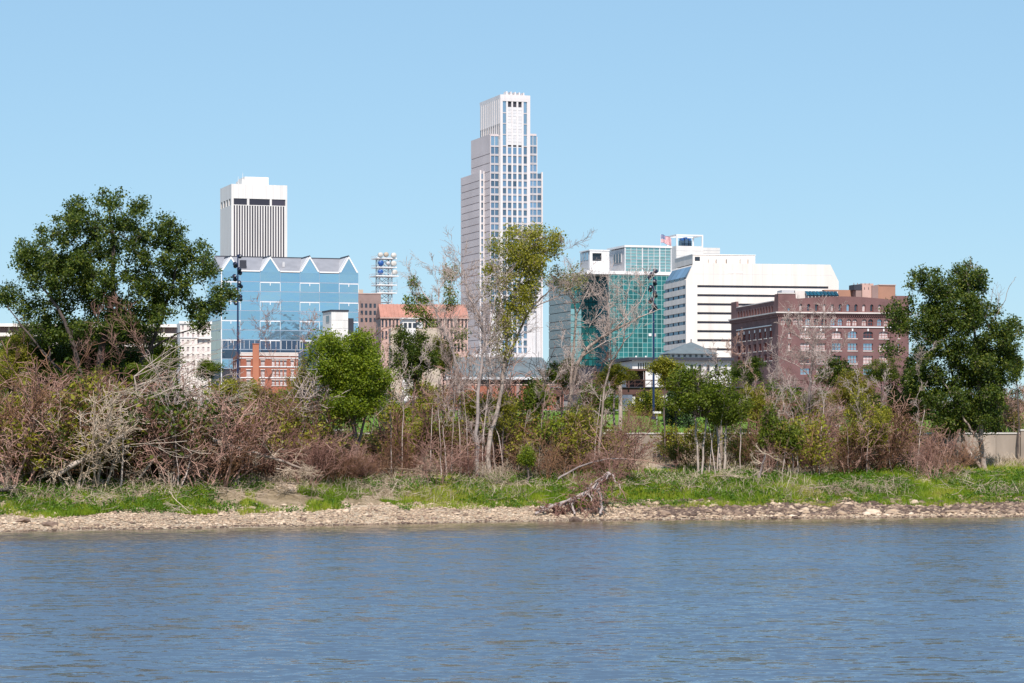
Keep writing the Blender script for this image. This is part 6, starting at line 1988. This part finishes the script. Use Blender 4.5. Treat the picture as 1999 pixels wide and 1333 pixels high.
fallen('dark weathered log at the left edge above the gravel', 'fallen_log', [(-10, 958, 0), (15, 955, .3), (32, 948, .5)], .18, .12, 210, 8, 6, mat='bark_dark', cat='log', roots=4)
fallen('long bare branch arching over the dead root mass', 'fallen_branch', [(1090, 935, 0), (1130, 912, .5), (1190, 896, 1), (1260, 900, 1.5), (1320, 915, 1.6)], .10, .03, 232, 9, 20, (.8, 1.8), cat='branch', mat='bark_grey', twig='twig_pink')
fallen('bleached drift branches fanned out in the grass at the right', 'branch_pile', [(1580, 952, 0), (1620, 950, .3), (1655, 955, .6)], .06, .03, 240, 10, 34, (1, 2.2), updir=-.2, cat='branch', wind=(.02, 0, -.04))
fallen('pale drift branches in the grass below the pale-trunked tree', 'branch_pile', [(1395, 930, 0), (1430, 928, .3), (1470, 938, .6)], .05, .03, 241, 11, 22, (.8, 1.8), cat='branch')
fallen('broken upright stump with twigs left of the tall bare tree', 'broken_stump', [(1482, 935, 0), (1490, 905, .2), (1494, 885, .3)], .13, .09, 243, 12, 10, (.6, 1.4), mat='bark_grey', cat='stump')
fallen('dry brush pile in the grass below the dark right-hand tree', 'branch_pile', [(1660, 948, 0), (1700, 955, .3), (1750, 962, .6)], .05, .02, 242, 13, 24, (.8, 1.8), cat='branch', updir=0)
fallen('thin branch lying in the grass at lower left', 'fallen_branch', [(330, 958, 0), (352, 985, -1), (372, 1000, -1.5)], .04, .02, 208, 14, 5, cat='branch')

# the uprooted dead root mass at the water's edge
def root_mass():
    rnd = random.Random(77)
    Y = 227
    base = P(1120, 985, Y)
    o = empty('uprooted_stump', (base.x, Y, gzf(base.x, Y))); tag(o, 'big uprooted tree stump with a tangle of grey roots at the water\'s edge', 'stump')
    S, tips = [], []
    cfg = dict(TWIG); cfg.update(ns=[7, 5, 3], wander=[.25, .35, .4], up=[-.05, -.04, -.02], kids=[.9, 1.1, 0], start=[.2, .2, 1], rmin=.016, spread=[.7, .8, .8])
    # the lying bole, low and long, with roots spilling down to the stones
    bole = polyline([P(1045, 1003, Y - 2), P(1085, 986, Y - 1), P(1125, 972, Y), P(1160, 952, Y + 1), P(1190, 925, Y + 2.5)], .13, .26, S, rnd, .06)
    polyline([P(1172, 1004, Y - 1.5), P(1176, 975, Y), P(1165, 948, Y + 1.2)], .11, .2, S, rnd, .05)
    polyline([P(1122, 1004, Y - 1.6), P(1118, 985, Y - .6), P(1128, 968, Y)], .09, .16, S, rnd, .05)
    for k in range(64):
        q, r = bole[rnd.randrange(2, len(bole))]
        tx = 1000 + q.x / q.y * F + rnd.uniform(-38, 38)
        e = P(tx, min(1011, HZ - (q.z - CAMZ) / q.y * F + rnd.uniform(12, 62)), Y + rnd.uniform(-2.4, .6))
        e.z = max(e.z, gzf(e.x, e.y) + .05)
        m_ = (q + e) / 2 + Vector((rnd.gauss(0, .3), rnd.gauss(0, .3), .3))
        res = polyline([q, m_, e], rnd.uniform(.04, .10), .02, S, rnd, .06)
        c, r = res[rnd.randrange(2, len(res))]; u = rv(rnd)
        grow(S, tips, tuple(c), norm3(u[0], u[1], u[2] * .4 - .2), rnd.uniform(.6, 1.3), .03, 0, cfg, rnd)
    for k in range(26):
        q, r = bole[rnd.randrange(len(bole) // 2, len(bole))]; u = rv(rnd)
        grow(S, tips, tuple(q), norm3(u[0] * 1.2, u[1], abs(u[2]) * .6), rnd.uniform(.8, 1.9), .04, 0, dict(cfg, up=[-.04, -.05, -.05]), rnd)
    finish_tree(o, S, None, None, 'bark_grey', None, 0, np.random.default_rng(1), thick=.055, twig='twig_pink')
root_mass()

# ---------------------------------------------------------------- ground cover (uncountable)
def in_view_points(n, t0, t1, rng, x0=-50, x1=58):
    X = rng.uniform(x0, x1, n); T = rng.uniform(t0, t1, n)
    return X, T
def ground_z(X, Y, T, relief):
    e = 1.0
    return np.interp(T, PT, PZ) + relief * ((smooth_noise(X, Y, 5.0, 1) - 0.5) * 1.2 + (smooth_noise(X, Y, 1.7, 2) - 0.5) * 0.6)

def grass():
    rng = np.random.default_rng(21)
    n = 260000
    X, T = in_view_points(n, 4.6, 30, rng)
    T = 4.6 + (T - 4.6) * rng.uniform(.25, 1, n) ** 1.0
    Y = D0(X) + T
    pxs = X / Y * F + 1000
    m_ = smooth_noise(X, Y, 4.0, 5) * .6 + smooth_noise(X, Y, 1.4, 6) * .4
    # bare sand and twiggy litter to the left of the root mass, lush grass to the right
    lush = np.interp(pxs, [0, 60, 450, 560, 680, 830, 1000, 1180, 1300, 2000], [.5, .72, .75, .45, .38, .58, .68, .8, .85, .95])
    lush = lush * .97 - np.interp(T, [4.6, 6.5, 15, 22, 30], [.22, 0, 0, .12, .22]) * np.where(pxs > 1250, .5, 1.0)
    keep = (m_ < lush) & (T > 4.2 + 3.2 * smooth_noise(X, Y, 6.0, 41) * smooth_noise(X, Y, 2.2, 42) * 1.6)
    X, Y, T, m_ = X[keep], Y[keep], T[keep], m_[keep]
    n = len(X)
    Z = ground_z(X, Y, T, .35) - .04
    h = rng.uniform(.22, .62, n) * (1.1 - .5 * m_)
    a = rng.uniform(0, 6.283, n); w = rng.uniform(.022, .05, n)
    lean = rng.normal(size=(n, 2)) * .22
    b0 = np.stack([X - np.cos(a) * w, Y - np.sin(a) * w, Z], 1); b1 = np.stack([X + np.cos(a) * w, Y + np.sin(a) * w, Z], 1)
    tp = np.stack([X + lean[:, 0] * h * 1.6, Y + lean[:, 1] * h * 1.6, Z + h], 1)
    V = np.stack([b0, b1, tp], 1).reshape(-1, 3)
    big = smooth_noise(X, Y, 7.0, 9)
    tint = np.clip(.05 + .5 * (big - .2) + .5 * (smooth_noise(X, Y, 1.3, 19) - .3) + rng.uniform(0, .35, n), 0, 1)
    o = mesh_obj('bank_grass', np_mesh('bank_grass', V, np.arange(n * 3).reshape(n, 3), 'grass_blade', tint=tint))
    tag(o, 'bright green grass growing along the river bank', 'grass', kind='stuff')
    # leafy weeds in clumps
    k = 3000
    X, T = in_view_points(k, 5.8, 19, rng)
    Y = D0(X) + T
    pxs = X / Y * F + 1000
    keep = smooth_noise(X, Y, 3.0, 15) < np.interp(pxs, [0, 450, 560, 800, 1000, 1200, 2000], [.72, .75, .4, .4, .5, .6, .62])
    X, Y, T = X[keep], Y[keep], T[keep]
    Z = ground_z(X, Y, T, .35)
    C = np.stack([X, Y, Z + .18], 1)
    L, idx = clump_points(C, 42, .2, rng)
    L[:, :2] += rng.normal(size=(len(L), 2)) * .16
    L[:, 2] = np.maximum(L[:, 2], C[idx, 2] - .2)
    V, Fq = leaf_arrays(L, .085, rng)
    base = rng.uniform(0, .6, len(C))
    o = mesh_obj('bank_weeds', np_mesh('bank_weeds', V, Fq, 'weed_leaf', tint=np.clip(base[idx] + rng.uniform(0, .4, len(L)), 0, 1)))
    tag(o, 'leafy green weeds in clumps along the river bank', 'weeds', kind='stuff')
    # dry stalks and grass litter
    n = 36000
    X, T = in_view_points(n, 8, 36, rng)
    Y = D0(X) + T
    pxs = X / Y * F + 1000
    keep = smooth_noise(X, Y, 3.3, 25) < np.interp(pxs, [0, 450, 600, 1000, 1250, 2000], [.48, .48, .65, .58, .42, .34])
    X, Y, T = X[keep], Y[keep], T[keep]; n = len(X)
    Z = ground_z(X, Y, T, .35)
    d = rng.normal(size=(n, 3)); d[:, 2] = np.abs(d[:, 2]) * .8 + .1; d /= np.linalg.norm(d, axis=1, keepdims=True)
    L = rng.uniform(.4, 1.3, n)
    A = np.stack([X, Y, Z], 1); B_ = A + d * L[:, None]
    sd = np.cross(d, [0, 1.0, 0.2]); sd /= np.linalg.norm(sd, axis=1, keepdims=True) + 1e-6
    w = rng.uniform(.012, .026, (n, 1))
    V = np.stack([A - sd * w, A + sd * w, B_ + sd * w * .5, B_ - sd * w * .5], 1).reshape(-1, 3)
    o = mesh_obj('dry_stalks', np_mesh('dry_stalks', V, np.arange(n * 4).reshape(n, 4), 'dry_stalk', tint=rng.uniform(0, 1, n)))
    tag(o, 'dry buff stalks and twig litter scattered over the bank', 'dry stalks', kind='stuff')
grass()

def twig_litter():
    """dead sticks and broken twigs washed up in heaps over the slope"""
    rnd = random.Random(88)
    S = []
    heaps = []
    for k in range(120):
        px = rnd.uniform(-20, 2020)
        t = rnd.choice([rnd.uniform(9, 14), rnd.uniform(12, 20)])
        if px > 1300 and rnd.random() < .35: continue
        heaps.append((px, t, rnd.uniform(.5, 2.2)))
    for px, t, w in heaps:
        X0 = (px - 1000) * (float(D0((px - 1000) * .046)) + t) / F
        for j in range(rnd.randrange(14, 40)):
            x = X0 + rnd.gauss(0, w * 1.3); y = float(D0(x)) + t + rnd.gauss(0, w * .7)
            z = gzf(x, y) + rnd.uniform(0, .35)
            a = rnd.gauss(0, .9); L = rnd.uniform(.4, 2.0); e = rnd.gauss(.08, .22)
            d = (math.cos(a) * math.cos(e), math.sin(a) * math.cos(e), math.sin(e))
            if rnd.random() < .5: d = (-d[0], d[1], d[2])
            p = (x, y, z); r = rnd.uniform(.012, .035)
            for q in range(3):
                n_ = norm3(d[0] + rnd.gauss(0, .15), d[1] + rnd.gauss(0, .15), d[2] + rnd.gauss(0, .12)); d = n_
                p2 = (p[0] + d[0] * L / 3, p[1] + d[1] * L / 3, max(p[2] + d[2] * L / 3, gzf(p[0], p[1]) + .03))
                S.append((p, p2, r, r * .75)); p = p2; r *= .75
    V, Fq = seg_arrays(S, 3)
    o = mesh_obj('twig_litter', np_mesh('twig_litter', V, Fq, 'twig_tan', smooth=True))
    tag(o, 'dead sticks and broken twigs heaped over the bank grass', 'driftwood', kind='stuff')
twig_litter()

# stones
m, nt, b = nmat('stone_skin')
at = nt.nodes.new('ShaderNodeAttribute'); at.attribute_name = 'tint'
r = ramp(nt, [(0, (0.10, 0.065, 0.05)), (.18, (0.22, 0.15, 0.11)), (.45, (0.41, 0.30, 0.205)), (.8, (0.57, 0.44, 0.32)), (1, (0.67, 0.55, 0.43))])
nt.links.new(at.outputs['Fac'], r.inputs[0]); nt.links.new(r.outputs[0], b.inputs['Base Color'])
b.inputs['Roughness'].default_value = .9

def octa():
    v = np.array([(1, 0, 0), (0, 1, 0), (-1, 0, 0), (0, -1, 0), (.2, .1, 1), (0, 0, -1), (.75, .6, .55), (-.6, .65, .5), (-.7, -.6, .5), (.6, -.7, .55)], float)
    f = np.array([(6, 4, 9), (6, 7, 4), (7, 8, 4), (8, 9, 4), (0, 6, 9), (1, 7, 6), (2, 8, 7), (3, 9, 8), (0, 1, 6), (1, 2, 7), (2, 3, 8), (3, 0, 9)])
    return v, f
def stones():
    rng = np.random.default_rng(31)
    v, f = octa()
    n = 26000
    X = rng.uniform(-48, 56, n); T = rng.uniform(-.3, 8.2, n)
    Y = D0(X) + T
    pxs = X / Y * F + 1000
    s = rng.gamma(1.5, .030, n) + .038
    right = np.clip((pxs - 1180) / 120, 0, 1)
    s *= 1 + .55 * right * (T > 1.0)
    s = np.minimum(s, .42)
    Z = np.interp(T, PT, PZ) + .1 * ((smooth_noise(X, Y, 5.0, 1) - .5) * 1.2 + (smooth_noise(X, Y, 1.7, 2) - .5) * .6) + s * .12
    sc = s[:, None] * np.stack([rng.uniform(.8, 1.5, n), rng.uniform(.8, 1.4, n), rng.uniform(.45, .85, n)], 1)
    a = rng.uniform(0, 6.283, n)
    V = v[None] * (1 + rng.uniform(-.25, .25, (n, 10, 1)))
    V = V * sc[:, None, :]
    ca, sa = np.cos(a)[:, None], np.sin(a)[:, None]
    x = V[:, :, 0] * ca - V[:, :, 1] * sa; y = V[:, :, 0] * sa + V[:, :, 1] * ca
    V = np.stack([x + X[:, None], y + Y[:, None], V[:, :, 2] + Z[:, None]], -1)
    Fq = (f[None] + (np.arange(n) * 10)[:, None, None]).reshape(-1, 3)
    tint = np.clip(rng.beta(2.6, 1.9, n) - right * (T > 1.2) * rng.uniform(.15, .75, n) - np.clip(.9 - T * 1.4, 0, .5), 0, 1) * (.65 + .5 * smooth_noise(X, Y, 2.4, 51))
    tint = np.clip(tint, 0, 1)
    o = mesh_obj('shore_stones', np_mesh('shore_stones', V.reshape(-1, 3), Fq, 'stone_skin', tint=np.repeat(tint, 12)))
    tag(o, 'pale buff broken stones covering the water\'s edge', 'stones', kind='stuff')
stones()

def boulder(px, py, Y, sx, sz, tint, label, seed):
    import bmesh
    rnd = random.Random(seed)
    c = P(px, py, Y)
    bm = bmesh.new()
    bmesh.ops.create_icosphere(bm, subdivisions=2, radius=1)
    for v_ in bm.verts:
        k = 1 + .22 * math.sin(v_.co.x * 3.1 + seed) * math.cos(v_.co.z * 2.7 + seed * 2) + rnd.uniform(-.1, .1)
        v_.co = Vector((v_.co.x * sx * k, v_.co.y * sx * .8 * k, v_.co.z * sz * k))
    me = bpy.data.meshes.new('boulder'); bm.to_mesh(me); bm.free()
    at_ = me.attributes.new('tint', 'FLOAT', 'FACE'); at_.data.foreach_set('value', [min(1, max(0, tint + rnd.uniform(-.08, .08))) for _ in me.polygons])
    me.materials.append(M['stone_skin'])
    o = mesh_obj('boulder', me, None, (c.x, Y, gzf(c.x, Y) + sz * .45)); tag(o, label, 'rock')
for i, a in enumerate([(1704, 988, 233, .62, .32, .8, 'large pale slab boulder on the gravel at the right'), (1124, 1006, 222.5, .55, .34, .02, 'dark wet boulder at the water\'s edge under the root mass'), (98, 1022, 203.5, .7, .25, .12, 'dark flat rock in the gravel at lower left'), (45, 1018, 204, .6, .22, .2, 'brown flat rock left of the dark one at lower left'), (592, 1010, 213.5, .3, .22, .1, 'small dark rock on the gravel below the round tree'), (1300, 1000, 228, .45, .25, .25, 'brown rock on the stony shore right of the root mass'), (1420, 998, 230, .5, .25, .15, 'dark brown rock on the stony shore below the pale-trunked tree'), (1550, 996, 231, .4, .25, .3, 'brown angular rock on the shore below the tall bare tree'), (1860, 1000, 235, .8, .22, .3, 'long brown rock at the right end of the shore'), (1785, 985, 238, .5, .3, .7, 'pale rock at the foot of the bare gully on the right')]):
    boulder(*a, i + 1)
